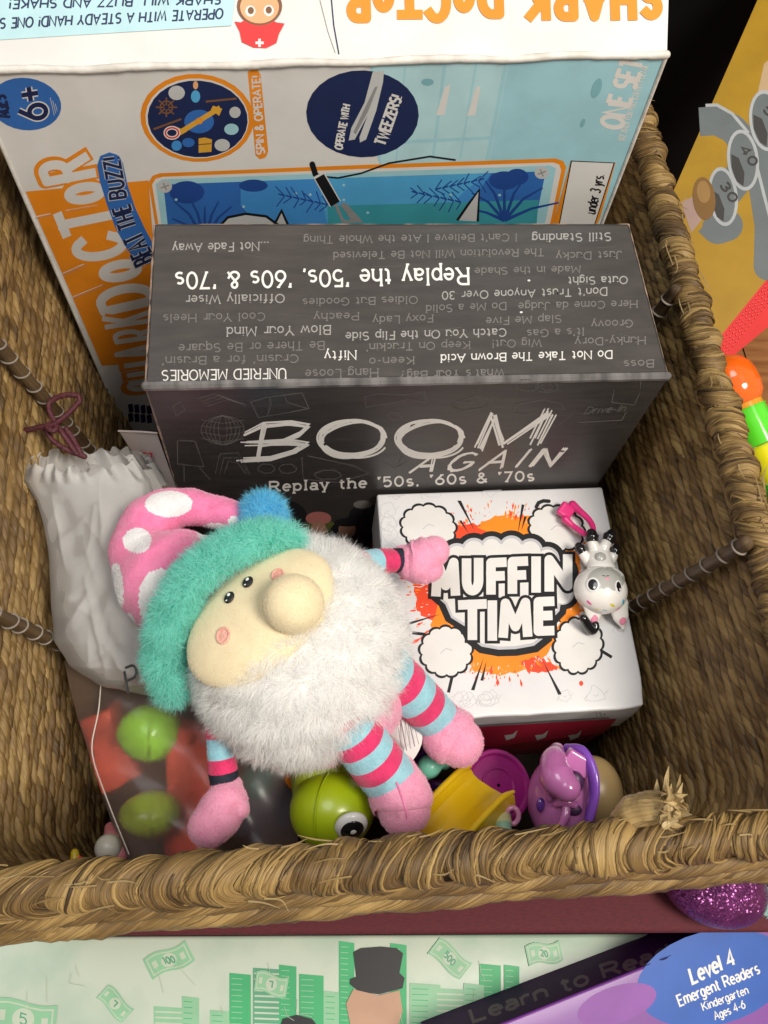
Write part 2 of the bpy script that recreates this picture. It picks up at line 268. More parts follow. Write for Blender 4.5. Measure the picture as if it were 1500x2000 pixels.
# ------------------------------------------------------------------ printing: outlines laid on a flat face
def arc(cx, cy, rx, ry, a0, a1, n=9):
    t = np.radians(np.linspace(a0, a1, n)); return [(cx + rx * math.cos(q), cy + ry * math.sin(q)) for q in t]
def O(w, h=1, y=0): return arc(w / 2, y + h / 2, w / 2, h / 2, 90, 450, 21)
X = .68
GL = {
 'A': (.8, [[(0, 0), (.4, 1), (.8, 0)], [(.15, .36), (.65, .36)]]),
 'B': (.68, [[(0, 0), (0, 1), (.34, 1)] + arc(.38, .765, .24, .235, 90, -90)[1:] + [(0, .53)], [(.36, .53)] + arc(.4, .265, .28, .265, 90, -90) + [(0, 0)]]),
 'C': (.75, [arc(.42, .5, .42, .5, 42, 318, 17)]),
 'D': (.75, [[(0, 0), (0, 1), (.3, 1)] + arc(.32, .5, .43, .5, 90, -90, 13) + [(0, 0)]]),
 'E': (.6, [[(.6, 1), (0, 1), (0, 0), (.6, 0)], [(0, .52), (.5, .52)]]),
 'F': (.58, [[(.58, 1), (0, 1), (0, 0)], [(0, .5), (.48, .5)]]),
 'G': (.8, [arc(.42, .5, .42, .5, 45, 350, 17) + [(.83, .45), (.5, .45)]]),
 'H': (.75, [[(0, 0), (0, 1)], [(.75, 0), (.75, 1)], [(0, .52), (.75, .52)]]),
 'I': (.12, [[(.06, 0), (.06, 1)]]),
 'J': (.5, [[(.5, 1), (.5, .25)] + arc(.25, .25, .25, .25, 0, -170)]),
 'K': (.72, [[(0, 0), (0, 1)], [(.68, 1), (.02, .42)], [(.24, .6), (.72, 0)]]),
 'L': (.56, [[(0, 1), (0, 0), (.56, 0)]]),
 'M': (.95, [[(0, 0), (.08, 1), (.475, .2), (.87, 1), (.95, 0)]]),
 'N': (.75, [[(0, 0), (0, 1), (.75, 0), (.75, 1)]]),
 'O': (.86, [O(.86)]),
 'P': (.65, [[(0, 0), (0, 1), (.35, 1)] + arc(.38, .735, .27, .265, 90, -90) + [(0, .47)]]),
 'R': (.7, [[(0, 0), (0, 1), (.35, 1)] + arc(.38, .745, .27, .255, 90, -90) + [(0, .49)], [(.36, .49), (.7, 0)]]),
 'S': (.64, [arc(.32, .745, .29, .255, 40, 270, 12) + arc(.32, .25, .32, .25, 90, -140, 12)[1:]]),
 'T': (.7, [[(0, 1), (.7, 1)], [(.35, 1), (.35, 0)]]),
 'U': (.74, [[(0, 1), (0, .36)] + arc(.37, .36, .37, .36, 180, 360, 11) + [(.74, 1)]]),
 'V': (.76, [[(0, 1), (.38, 0), (.76, 1)]]),
 'W': (1.05, [[(0, 1), (.25, 0), (.52, .8), (.79, 0), (1.05, 1)]]),
 'Y': (.74, [[(0, 1), (.37, .48), (.74, 1)], [(.37, .48), (.37, 0)]]),
 'Z': (.66, [[(0, 1), (.66, 1), (0, 0), (.66, 0)]]),
 'a': (.5, [arc(.25, .46, .23, .22, 150, 0, 8) + [(.48, 0)], [(.48, .36)] + arc(.22, .19, .22, .19, 80, 400, 14)]),
 'b': (.52, [[(0, 1), (0, 0)], O(.52, X)]),
 'c': (.48, [arc(.27, .34, .27, .34, 45, 315, 13)]),
 'd': (.52, [[(.52, 1), (.52, 0)], O(.52, X)]),
 'e': (.52, [[(.02, .36), (.52, .36)] + arc(.27, .34, .26, .34, 5, 315, 15)]),
 'f': (.36, [arc(.3, .78, .16, .22, 60, 180, 7) + [(.14, 0)], [(0, X), (.34, X)]]),
 'g': (.5, [O(.48, X), [(.48, X), (.48, -.08)] + arc(.24, -.08, .24, .22, 0, -160, 8)]),
 'h': (.5, [[(0, 1), (0, 0)], [(0, .44)] + arc(.25, .43, .25, .25, 150, 0, 8) + [(.5, 0)]]),
 'i': (.12, [[(.06, X), (.06, 0)], [(.06, .9), (.06, .98)]]),
 'j': (.2, [[(.16, X), (.16, -.1)] + arc(.02, -.1, .14, .2, 0, -100, 5), [(.16, .9), (.16, .98)]]),
 'k': (.5, [[(0, 1), (0, 0)], [(.46, X), (.02, .26)], [(.2, .4), (.5, 0)]]),
 'l': (.12, [[(.06, 1), (.06, 0)]]),
 'm': (.82, [[(0, X), (0, 0)], [(0, .46)] + arc(.205, .45, .205, .23, 150, 0, 7) + [(.41, 0)], [(.41, .46)] + arc(.615, .45, .205, .23, 150, 0, 7) + [(.82, 0)]]),
 'n': (.5, [[(0, X), (0, 0)], [(0, .44)] + arc(.25, .43, .25, .25, 150, 0, 8) + [(.5, 0)]]),
 'o': (.54, [O(.54, X)]),
 'p': (.52, [[(0, X), (0, -.3)], O(.52, X)]),
 'q': (.52, [[(.52, X), (.52, -.3)], O(.52, X)]),
 'r': (.36, [[(0, X), (0, 0)], [(0, .42)] + arc(.24, .42, .24, .25, 160, 60, 6)]),
 's': (.44, [arc(.22, .5, .2, .18, 40, 270, 9) + arc(.22, .165, .22, .165, 90, -140, 9)[1:]]),
 't': (.36, [[(.14, .92), (.14, .18)] + arc(.3, .18, .16, .18, 180, 290, 6), [(0, X), (.34, X)]]),
 'u': (.5, [[(0, X), (0, .24)] + arc(.25, .25, .25, .25, 180, 350, 8), [(.5, X), (.5, 0)]]),
 'v': (.5, [[(0, X), (.25, 0), (.5, X)]]),
 'w': (.76, [[(0, X), (.19, 0), (.38, .56), (.57, 0), (.76, X)]]),
 'x': (.48, [[(0, X), (.48, 0)], [(0, 0), (.48, X)]]),
 'y': (.5, [[(0, X), (.26, .02)], [(.5, X), (.2, -.3)]]),
 'z': (.46, [[(0, X), (.46, X), (0, 0), (.46, 0)]]),
 '0': (.6, [O(.6)]), '1': (.3, [[(0, .8), (.22, 1), (.22, 0)]]),
 '2': (.56, [arc(.28, .72, .28, .28, 170, -30, 9) + [(0, 0), (.58, 0)]]),
 '3': (.56, [arc(.27, .75, .25, .25, 150, -90, 10), arc(.27, .26, .29, .26, 90, -150, 10)]),
 '4': (.62, [[(.46, 0), (.46, 1), (0, .3), (.62, .3)]]),
 '5': (.56, [[(.52, 1), (.06, 1), (.04, .56)] + arc(.27, .33, .29, .33, 130, -140, 12)]),
 '6': (.58, [[(.44, 1), (.1, .55)] + arc(.29, .31, .29, .31, 150, 510, 18)]),
 '7': (.56, [[(0, 1), (.56, 1), (.18, 0)]]),
 '8': (.58, [arc(.29, .74, .24, .26, 90, 450, 15), arc(.29, .24, .29, .24, 90, 450, 15)]),
 '&': (.7, [[(.7, 0), (.14, .72)] + arc(.3, .82, .17, .18, 190, -20, 8) + [(.06, .36)] + arc(.28, .23, .27, .23, 160, 330, 9) + [(.68, .42)]]),
 '.': (.12, [[(.06, 0), (.06, .08)]]), ',': (.12, [[(.08, .08), (.02, -.14)]]), "'": (.12, [[(.08, 1), (.04, .76)]]),
 '!': (.12, [[(.06, 1), (.06, .3)], [(.06, 0), (.06, .08)]]), '?': (.5, [arc(.25, .76, .24, .24, 160, -60, 9) + [(.25, .3)], [(.25, 0), (.25, .08)]]),
 '-': (.34, [[(.02, .36), (.32, .36)]]), '+': (.6, [[(0, .5), (.6, .5)], [(.3, .2), (.3, .8)]]), ' ': (.3, []), '$': (.6, [arc(.3, .745, .27, .24, 40, 270, 9) + arc(.3, .25, .3, .24, 90, -140, 9)[1:], [(.3, 1.1), (.3, -.1)]]),
}
class Print:
    """lays flat outlines, given in photo pixels, on the plane of a box face; every layer a hair above the last"""
    def __init__(s, mb, o, n, step=1.5e-5, lift=5e-5):
        s.mb = mb; s.o = A(*o); s.n = unit(n); s.k = 0; s.step = step; s.lift = lift; s.sub = 0
        if s.n @ (CC - s.o) < 0: s.n = -s.n
    def map(s, P):
        P = np.asarray(P, float).reshape(-1, 2); d = np.stack([(P[:, 0] - 750) / F, -(P[:, 1] - 1000) / F, -np.ones(len(P))], 1) @ CM.T
        t = ((s.o - CC) @ s.n) / (d @ s.n); q = CC + d * t[:, None]
        s.sub += 1
        return q + s.n * (s.lift + s.k * s.step + (s.sub % 61) * s.step / 63)
    def layer(s): s.k += 1; return s
    def poly(s, P, m):
        tri = tessellate_polygon([[Vector((p[0], p[1], 0)) for p in P]])
        if not tri: return
        P3 = s.map(P); f = []
        for t in tri:
            a, b, c = (P3[i] for i in t); f.append(t if np.cross(b - a, c - a) @ s.n > 0 else (t[0], t[2], t[1]))
        s.mb.add(P3, f, m)
    def line(s, P, w, m, closed=False, cap='butt', taper=None):
        P = np.asarray(P, float); keep = [0] + [i for i in range(1, len(P)) if np.linalg.norm(P[i] - P[i - 1]) > 1e-6]; P = P[keep]
        if len(P) < 2: return
        if np.linalg.norm(P[0] - P[-1]) < .02 * w + 1e-6 and len(P) > 3: closed = True; P = P[:-1]
        n = len(P); hw = w / 2
        D = np.roll(P, -1, 0) - P
        if not closed: D = D[:-1]
        D = D / np.linalg.norm(D, axis=1, keepdims=True); N = np.stack([-D[:, 1], D[:, 0]], 1)
        off = np.zeros((n, 2))
        for i in range(n):
            if closed: a, b = N[i - 1], N[i]
            elif i == 0: a = b = N[0]
            elif i == n - 1: a = b = N[-1]
            else: a, b = N[i - 1], N[i]
            mvec = a + b; L = np.linalg.norm(mvec)
            if L < .3: off[i] = b
            else: mvec = mvec / L; off[i] = mvec / max(mvec @ b, .55)
        if not closed and cap in ('sq', 'round'): P = P.copy(); P[0] -= D[0] * hw * (1 if cap == 'sq' else 0); P[-1] += D[-1] * hw * (1 if cap == 'sq' else 0)
        ww = hw * (np.ones(n) if taper is None else np.interp(np.linspace(0, 1, n), np.linspace(0, 1, len(taper)), taper))[:, None]
        if w > 9:                                              # thick strokes: separate pieces, each a hair apart
            m_ = n if closed else n - 1
            for i in range(m_):
                j = (i + 1) % n; nn = N[i] * hw; s.poly([P[i] + nn, P[j] + nn, P[j] - nn, P[i] - nn], m)
                if closed or i > 0: s.ellipse(P[i][0], P[i][1], hw, hw, m, n=16)
        else:
            Lf = P + off * ww; Rt = P - off * ww; V3 = s.map(np.concatenate([Lf, Rt])) + s.n * (np.tile(np.arange(n), 2) / n * s.step * .9)[:, None]; f = []
            for i in range(n if closed else n - 1):
                j = (i + 1) % n; f.append((i, j, n + j, n + i))
            Q = V3[np.array(f)]; nn = np.cross(Q[:, 1] - Q[:, 0], Q[:, 3] - Q[:, 0]) @ s.n; Q = np.where((nn < 0)[:, None, None], Q[:, ::-1], Q)
            s.mb.add(Q.reshape(-1, 3), np.arange(len(Q) * 4).reshape(-1, 4), m)
        if cap == 'round' and not closed:
            for p in (P[0], P[-1]): s.ellipse(p[0], p[1], hw, hw, m, n=10)
    def ellipse(s, cx, cy, rx, ry, m, rot=0, n=28, a0=0, a1=360):
        t = np.radians(np.linspace(a0, a1, n, endpoint=(a1 - a0) < 360)); c, q = math.cos(math.radians(rot)), math.sin(math.radians(rot))
        x = rx * np.cos(t); y = ry * np.sin(t); s.poly(np.stack([cx + x * c - y * q, cy + x * q + y * c], 1), m)
    def ring(s, cx, cy, rx, ry, w, m, rot=0, n=32):
        t = np.radians(np.linspace(0, 360, n, endpoint=False)); c, q = math.cos(math.radians(rot)), math.sin(math.radians(rot))
        x = rx * np.cos(t); y = ry * np.sin(t); s.line(np.stack([cx + x * c - y * q, cy + x * q + y * c], 1), w, m, closed=True)
    def text(s, st, p0, p1, up, w, m, serif=0, gap=.2, cap='butt', jit=0, slant=0, up2=None, hand=0):
        """baseline runs p0 -> p1, up = the cap height as a pixel vector"""
        p0 = A(*p0); p1 = A(*p1); up = A(*up); up2 = up if up2 is None else A(*up2)
        adv = 0; gl = []
        for ch in st:
            g = GL.get(ch) or GL.get(ch.upper()) or GL[' ']; gl.append((adv, g)); adv += g[0] + gap
        Lt = adv - gap
        def mp(q):
            q = np.asarray(q, float); u = (q[:, :1] + slant * q[:, 1:]) / Lt
            return p0 + (p1 - p0) * u + (up * (1 - u) + up2 * u) * q[:, 1:]
        s.layer()
        for x0, (gw, sts) in gl:
            dy = random.uniform(-jit, jit); sc = 1 + random.uniform(-jit, jit)
            for k in sts:
                q = np.array(k, float) * A(1, sc) + A(x0, dy); 
                for h in range(max(1, hand)):
                    qq = q + (rng.normal(size=q.shape) * .022 + rng.normal(size=2) * .03 if hand else 0)
                    s.line(mp(qq), w, m, cap=cap)
                if serif and not ch.isdigit():
                    for e, o in ((k[0], k[1]), (k[-1], k[-2])):
                        if min(abs(e[1] - v) for v in (0, 1, X, -.3)) < .01 and abs(e[1] - o[1]) > 1.3 * abs(e[0] - o[0]) and k[0] != k[-1]:
                            c = A(e[0] + x0, e[1] + dy); s.line(mp([c - A(serif, 0), c + A(serif, 0)]), w * .8, m)
# ------------------------------------------------------------------ floor and dark background
M_wood = mat('wood_floor', (.42, .19, .07), .35, (.26, .10, .035), scale=14, stretch=(1, 9, 1), bump=.1, bscale=60)
mb = MB()
for i in range(-14, 22):
    x0 = i * .09; mb.panel([(x0, -1.2, -.27), (x0 + .0885, -1.2, -.27), (x0 + .0885, 1.6, -.27), (x0, 1.6, -.27)])
mb.panel([(-1.4, -1.2, -.2745), (2, -1.2, -.2745), (2, 1.6, -.2745), (-1.4, 1.6, -.2745)])
tag(obj('floor', mb, M_wood), kind='structure')
M_black = mat('backdrop_black', (.004, .004, .0045), .9, spec=.1)  # near-black colour stands in for the unlit background
mb = MB(); mb.rbox((-.45, .41, -.268), (.62, .72, .10), r=.012, n=10)  # block added as a dark backdrop behind the basket
tag(obj('dark_backdrop', mb, M_black), 'added black block that fills the dark gap behind the basket', 'backdrop')
mb = MB(); mb.panel([(-1.4, .75, -.27), (2, .75, -.27), (2, .75, 1.0), (-1.4, .75, 1.0)][::1])
tag(obj('wall', mb, M_black), kind='structure')
# ------------------------------------------------------------------ basket
M_straw = straw('seagrass', (.055, .029, .009), (.205, .120, .038), (.46, .31, .115))
M_straw2 = straw('seagrass_rim', (.035, .018, .006), (.16, .092, .028), (.43, .285, .10), rough=.58)
M_straw_pale = straw('seagrass_pale', (.25, .16, .06), (.45, .31, .13), (.62, .48, .25))
M_dark = mat('dark_backing', (.022, .013, .006), .9)
XL, XR, YF, YB = -.232, .1635, -.2225, .246
basket = thing('woven_basket', (-.028, .014, -.268), 'brown woven seagrass basket full of toys and game boxes', 'basket')
def loop(z, inset=0, R=.03, step=.0032):
    k = -z / .27; xl = XL + .034 * k + inset; xr = XR - .010 * k - inset; yf = YF + .020 * k + inset; yb = YB - .012 * k - inset
    P = []
    def seg(a, b):
        n = max(2, int(np.linalg.norm(A(*b) - A(*a)) / step)); t = np.linspace(0, 1, n, endpoint=False)[:, None]; P.append(A(*a) * (1 - t) + A(*b) * t)
    def cor(cx, cy, a0):
        t = np.radians(np.linspace(a0, a0 + 90, int(R * 1.57 / step), endpoint=False)); P.append(np.stack([cx + R * np.cos(t), cy + R * np.sin(t)], 1))
    seg((xl + R, yf), (xr - R, yf)); cor(xr - R, yf + R, 270); seg((xr, yf + R), (xr, yb - R)); cor(xr - R, yb - R, 0)
    seg((xr - R, yb), (xl + R, yb)); cor(xl + R, yb - R, 90); seg((xl, yb - R), (xl, yf + R)); cor(xl + R, yf + R, 180)
    P = np.concatenate(P); P = np.concatenate([P, np.full((len(P), 1), z)], 1)
    T = np.roll(P, -1, 0) - np.roll(P, 1, 0); T = unit_rows(T); Nn = np.stack([T[:, 1], -T[:, 0], 0 * T[:, 0]], 1)   # outward
    s = np.concatenate([[0], np.cumsum(np.linalg.norm(np.diff(P, axis=0), axis=1))]); return P, T, Nn, s
def rope(mb, P, N, s, rad, pitch, seed, strands=2, sides=7, mat=0, wob=.0009, sq=1.0, o_=.30, r_=.74):
    r = np.random.default_rng(seed); Z = A(0, 0, 1)
    tot = s[-1]; k = max(1, round(tot / pitch)); ph0 = r.uniform(0, 6.28)
    wz = wob * np.sin(s * r.uniform(20, 60) + r.uniform(0, 6)) + wob * .7 * np.sin(s * r.uniform(90, 160) + r.uniform(0, 6))
    wn = wob * np.sin(s * r.uniform(30, 90) + r.uniform(0, 6))
    tw = 2 * math.pi * k * s / tot + .6 * np.sin(s * 25 + r.uniform(0, 6))
    C0 = P + Z * wz[:, None] + N * wn[:, None]; th = np.linspace(0, 2 * math.pi, sides, endpoint=False)
    for q in range(strands):
        a = tw + ph0 + q * 2 * math.pi / strands; off = rad * o_
        C = C0 + off * (np.cos(a)[:, None] * N + np.sin(a)[:, None] * Z * sq)
        rr = rad * r_ * (1 + .10 * np.sin(s * r.uniform(60, 140) + r.uniform(0, 6)) + .05 * r.normal(size=len(s)))
        Q = C[:, None] + rr[:, None, None] * (np.cos(th + .0)[None, :, None] * N[:, None] + np.sin(th)[None, :, None] * Z)
        at_ = np.zeros(Q.shape); at_[..., 0] = s[:, None] + r.uniform(0, 5); at_[..., 1] = ((th[None] - tw[:, None]) / 6.283); at_[..., 2] = r.random()
        mb.grid(Q, mat, cu=True, cv=True, attr=at_)
mb = MB()
zz = -.024; i = 0
while zz > -.262:
    P, T, N, s = loop(zz, step=.0017); rope(mb, P, N, s, .0043 * random.uniform(.9, 1.08), .024 + .022 * random.random(), 100 + i, strands=3, sides=8, wob=.0008, o_=.26, r_=.70); zz -= .0074; i += 1
obj('woven_wall', mb, M_straw, basket, 100)
mb = MB(); P1 = loop(-.012, -.003, step=.01)[0]; P2 = loop(-.266, -.003, step=.01)[0]; k = min(len(P1), len(P2)); P1 = P1[np.linspace(0, len(P1) - 1, k).astype(int)]; P2 = P2[np.linspace(0, len(P2) - 1, k).astype(int)]; mb.grid(np.stack([P1, P2]), cv=True)  # backing sheet added behind the ropes to block light
P3 = loop(-.266, -.003, step=.01)[0]; c = P3.mean(0); mb.add(np.concatenate([P3, [c]]), [(i, (i + 1) % len(P3), len(P3)) for i in range(len(P3))])
obj('basket_base_and_backing', mb, M_dark, basket)
# rim of overlapping wraps
def wraps(mb, zc, rad, seed):
    r = np.random.default_rng(seed); P, T, N, s = loop(zc, R=.036, step=.0004); tot = s[-1]; Z = A(0, 0, 1)
    def samp(q):
        q = q % tot; j = np.searchsorted(s, q) % len(s); return P[j], N[j], T[j]
    pos = 0; th = np.linspace(0, 2 * math.pi, 40, endpoint=False); tt = np.linspace(-1, 1, 23)
    while pos < tot:
        front = samp(pos)[0][1] < -.19
        w = r.uniform(.013, .024) if front else r.uniform(.010, .0155); sl = (r.uniform(.008, .014) if front else r.uniform(.001, .005)); rid = r.random()
        R0 = rad * (1 if front else .88) * r.uniform(.88, 1.1); ph = r.uniform(0, 6); fr = np.convolve(r.normal(size=len(tt)), [.25, .5, .25], 'same') * .03; curl = r.uniform(-.4, .4)
        # smooth ridges along the wrap
        G = np.zeros((len(th), len(tt), 3)); at_ = np.zeros_like(G)
        for b, t in enumerate(tt):
            ax = pos + w / 2 + t * w * .62 + sl * np.cos(th + 2.2) + .0012 * np.sin(2 * th + ph)
            j = np.searchsorted(s, ax % tot) % len(s); Pj, Nj = P[j], N[j]
            rr = R0 * (.70 + .36 * (1 - abs(t + .25 * curl) ** 1.8) + fr[b] + 0.05 * np.sin(3 * th + ph + 2 * t) + .012 * np.sin(7 * th + ph * 2 + 7 * t))
            G[:, b] = Pj + rr[:, None] * (np.cos(th)[:, None] * Nj * .95 + np.sin(th)[:, None] * Z * 1.0)
            at_[:, b, 1] = t * w * 30 + rid * 7; at_[:, b, 0] = th * .011 + rid; at_[:, b, 2] = rid
        mb.grid(G, 0, cu=True, attr=at_)
        if front or samp(pos)[0][0] > .12:                       # separate fibres lying along the wrap
            for m_ in range(17 if front else 11):
                t0 = r.uniform(-.96, .96); a0 = r.uniform(0, 6.28); sp = r.uniform(2.2, 6.2); q = a0 + np.linspace(0, sp, 26); tv = np.clip(t0 + .16 * np.sin(q * r.uniform(.5, 1.6) + a0), -1, 1)
                ax = pos + w / 2 + tv * w * .62 + sl * np.cos(q + 2.2) + .0012 * np.sin(2 * q + ph); j = np.searchsorted(s, ax % tot) % len(s)
                lift = r.uniform(-.0001, .0004); rr = R0 * (.70 + .36 * (1 - np.abs(tv + .25 * curl) ** 1.8) + np.interp(tv, tt, fr) + .05 * np.sin(3 * q + ph + 2 * tv) + .012 * np.sin(7 * q + ph * 2 + 7 * tv)) + lift
                C = P[j] + rr[:, None] * (np.cos(q)[:, None] * N[j] * .95 + np.sin(q)[:, None] * Z); O_ = np.cos(q)[:, None] * N[j] + np.sin(q)[:, None] * Z; fr_ = r.uniform(.00035, .0009) * np.sin(np.linspace(.15, 3.0, 26)) ** .4
                c6 = np.linspace(0, 6.283, 6, endpoint=False); Gf = C[:, None] + fr_[:, None, None] * (np.cos(c6)[None, :, None] * O_[:, None] * .7 + np.sin(c6)[None, :, None] * T[j][:, None] * 1.3)
                af = np.zeros_like(Gf); af[..., 0] = q[:, None] * .011 + r.random(); af[..., 1] = c6[None] / 25 + r.random(); af[..., 2] = np.clip(r.normal(.55, .4), -.3, 1.4); mb.grid(Gf, 0, cv=True, attr=af)
        pos += w * 1.02
mb = MB(); wraps(mb, -.011, .0102, 11)
for zc, ins, rad, sd in ((-.0222, -.0085, .0058, 1), (-.0322, -.0135, .0058, 2), (-.042, -.0150, .005, 3)):
    P, T, N, s = loop(zc, ins, R=.036); rope(mb, P, N, s, rad, .06, 60 + sd, strands=3, sides=12, wob=.0006, o_=.22, r_=.80)
P, T, N, s = loop(-.011, R=.036, step=.006); th = np.linspace(0, 2 * math.pi, 14, endpoint=False)
mb.grid(P[:, None] + .0066 * (np.cos(th)[None, :, None] * N[:, None] + np.sin(th)[None, :, None] * A(0, 0, 1)), cu=True, cv=True, attr=np.stack([np.repeat(s[:, None], 14, 1), np.repeat(th[None] / 6.28, len(s), 0), np.zeros((len(s), 14))], -1))
obj('rim', mb, M_straw2, basket, 100)
# loose straw along the rim
r = np.random.default_rng(5); P, T, N, s = loop(-.011, R=.036)
sel = np.where((P[:, 1] < -.1) | (P[:, 0] > .12))[0]
for j in r.choice(sel, 92):
    a = r.uniform(.2, 2.9); d = math.cos(a) * N[j] + math.sin(a) * A(0, 0, 1); p = P[j] + d * (.0100 if P[j][1] < -.19 else .0086); t = T[j] * r.choice([-1, 1])
    L = r.uniform(.004, .013); mb = MB(); mb.limb([p - t * L * .3, p + d * L * .12 + t * L * .4, p + d * L * r.uniform(.15, .5) + t * L + r.normal(size=3) * .001], [.0004, .00035, .0001], sides=4, res=4, attr=True); obj('loose_strand', mb, M_straw_pale, basket)
# frayed end standing on the front rim
mb = MB(); b0 = cd(1215, 1600, .352); b1 = cd(1300, 1575, .338)
mb.limb([b0, cd(1240, 1585, .348), cd(1270, 1578, .343), b1], [.005, .0068, .0066, .0055], sides=20, res=6, attr=True, disp=lambda P: .0006 * snoise(P, 1500, 4))
for k in range(80):
    q = b1 + r.normal(size=3) * .0028; d = unit(r.normal(size=3) * .8 + A(.3, .1, .8)); L = r.uniform(.003, .010)
    mb.limb([q, q + d * L * .6, q + d * L + r.normal(size=3) * .002], [r.uniform(.0008, .0024), r.uniform(.0006, .0018), .0002], sides=6, res=4, attr=True, flat=.22)
obj('frayed_end', mb, M_straw_pale, basket)
# frame rods bound to the wall
M_rod = straw('rod_wrap', (.03, .016, .008), (.10, .06, .028), (.2, .13, .065))
M_ring = mat('clear_tie', (.30, .26, .22), .3)
for p0, p1 in (((.1530, -.0920, -.006), (.1420, -.066, -.245)), ((-.2195, .046, -.004), (-.196, .073, -.245)), ((-.2195, -.097, -.004), (-.191, -.072, -.245)), ((.1530, .062, -.006), (.1420, .085, -.245))):
    mb = MB(); p0 = A(*p0); p1 = A(*p1); mb.limb([p0, (p0 + p1) / 2, p1], [.0036, .0038, .0036], sides=14, res=30, attr=True, disp=lambda P: .0005 * snoise(P, 700, 3))
    rod = obj('frame_rod', mb, M_rod, basket)
    n = 15; ax = unit(p1 - p0); u = unit(np.cross(ax, A(0, 1, 0))); v = np.cross(ax, u)
    for k in range(n):
        c = p0 + (p1 - p0) * (k + .5 + random.uniform(-.18, .18)) / n; tilt = random.uniform(.15, .4)
        th = np.linspace(0, 2 * math.pi, 22, endpoint=False)
        ringp = [c + .0041 * (math.cos(q) * u + math.sin(q) * v) + ax * tilt * .005 * math.cos(q + 1) for q in th]
        rb = MB(); rb.limb(ringp, .00055, sides=6, res=1, closed=True); obj('binding_ring', rb, M_ring, rod)
# ------------------------------------------------------------------ tall science-game box at the back
I_white = mat('print_white', (.72, .71, .69), .45, (.65, .64, .62), scale=30, spec=.3)
I_paper = mat('worn_card', (.74, .72, .68), .6, (.58, .55, .50), scale=90, bump=.3, bscale=300)
I_orange = ink('print_orange', (.83, .27, .015), .35); I_lblue = ink('print_light_blue', (.36, .64, .72), .35); I_lblue2 = ink('print_pale_blue', (.46, .70, .75), .35)
I_navy = ink('print_navy', (.012, .022, .085), .35); I_blue = ink('print_blue', (.035, .15, .48), .35); I_mblue = ink('print_mid_blue', (.06, .28, .66), .35)
I_sky = ink('print_sea_blue', (.09, .40, .72), .35); I_dblue = ink('print_deep_blue', (.02, .07, .30), .35); I_teal = ink('print_teal', (.05, .33, .40), .35)
I_grey = ink('print_grey', (.28, .28, .28), .4); I_lgrey = ink('print_light_grey', (.55, .56, .56), .4); I_black = ink('print_black', (.012, .012, .014), .35)
I_red = ink('print_red', (.75, .03, .03), .35); I_skin = ink('print_skin', (.78, .40, .20), .4); I_brown = ink('print_brown', (.20, .09, .04), .4); I_gold = ink('print_gold', (.72, .38, .04), .4)
I_smudge = ink('smudge', (.22, .46, .52), .5)
SM = [I_white, I_orange, I_lblue, I_lblue2, I_navy, I_blue, I_mblue, I_sky, I_dblue, I_teal, I_grey, I_lgrey, I_black, I_red, I_skin, I_brown, I_gold, I_paper, I_smudge]
(WH, OR, LB, LB2, NV, BL, MBL, SK, DB, TE, GR, LG, BK, RD, SKN, BR, GD, PA) = range(18)
FLc = A(-.2092, .137, .0651); FRc = A(.1305, .137, .0813); dn = A(.0235, 0, -1.); BLc = FLc + dn * .335; BRc = FRc + A(.008, 0, -.345)
back = A(0, .075, 0)
shark = thing('game_box', (-.04, .17, -.267), 'tall white and orange game box with a blue sea picture behind the black box', 'game box')
dent = lambda P: np.minimum(0, .0005 * snoise(P, 40, 2))
mb = MB(); mb.panel([FLc, FRc, BRc, BLc][::-1], 40, 40, WH)
for a, b in ((FLc, BLc), (FRc, BRc)): mb.panel([a, a + back, b + back, b], 4, 20, PA)
mb.panel([FLc + back, FRc + back, BRc + back, BLc + back], 2, 2, PA)
mb.panel([FLc, FRc, FRc + back, FLc + back], 2, 2, PA); mb.panel([BLc, BRc, BRc + back, BLc + back], 2, 2, PA)
for a, b in ((FLc, BLc), (FRc, BRc)): mb.limb([a, (a + b) / 2, b], .0011, PA, sides=8, res=20)
pr = Print(mb, FLc, (0, -1, 0))
pr.poly([(723, 127), (1299, 112), (1179, 418), (1150, 470), (790, 470), (735, 300)], LB); pr.layer()
pr.poly([(728, 130), (995, 119), (955, 318), (745, 330)], LB2); pr.layer()
for q in ([(790, 128), (793, 128), (775, 320), (772, 320)], [(865, 126), (872, 126), (848, 310), (843, 310)], [(928, 123), (932, 123), (900, 310), (897, 310)], [(760, 275), (958, 266), (957, 272), (760, 282)], [(985, 120), (993, 120), (955, 312), (948, 312)]): pr.poly(q, LG if 0 else LB)
pr.layer(); pr.poly([(868, 170), (880, 165), (868, 225), (852, 225)], WH); pr.poly([(930, 170), (939, 168), (928, 225), (912, 226)], WH)
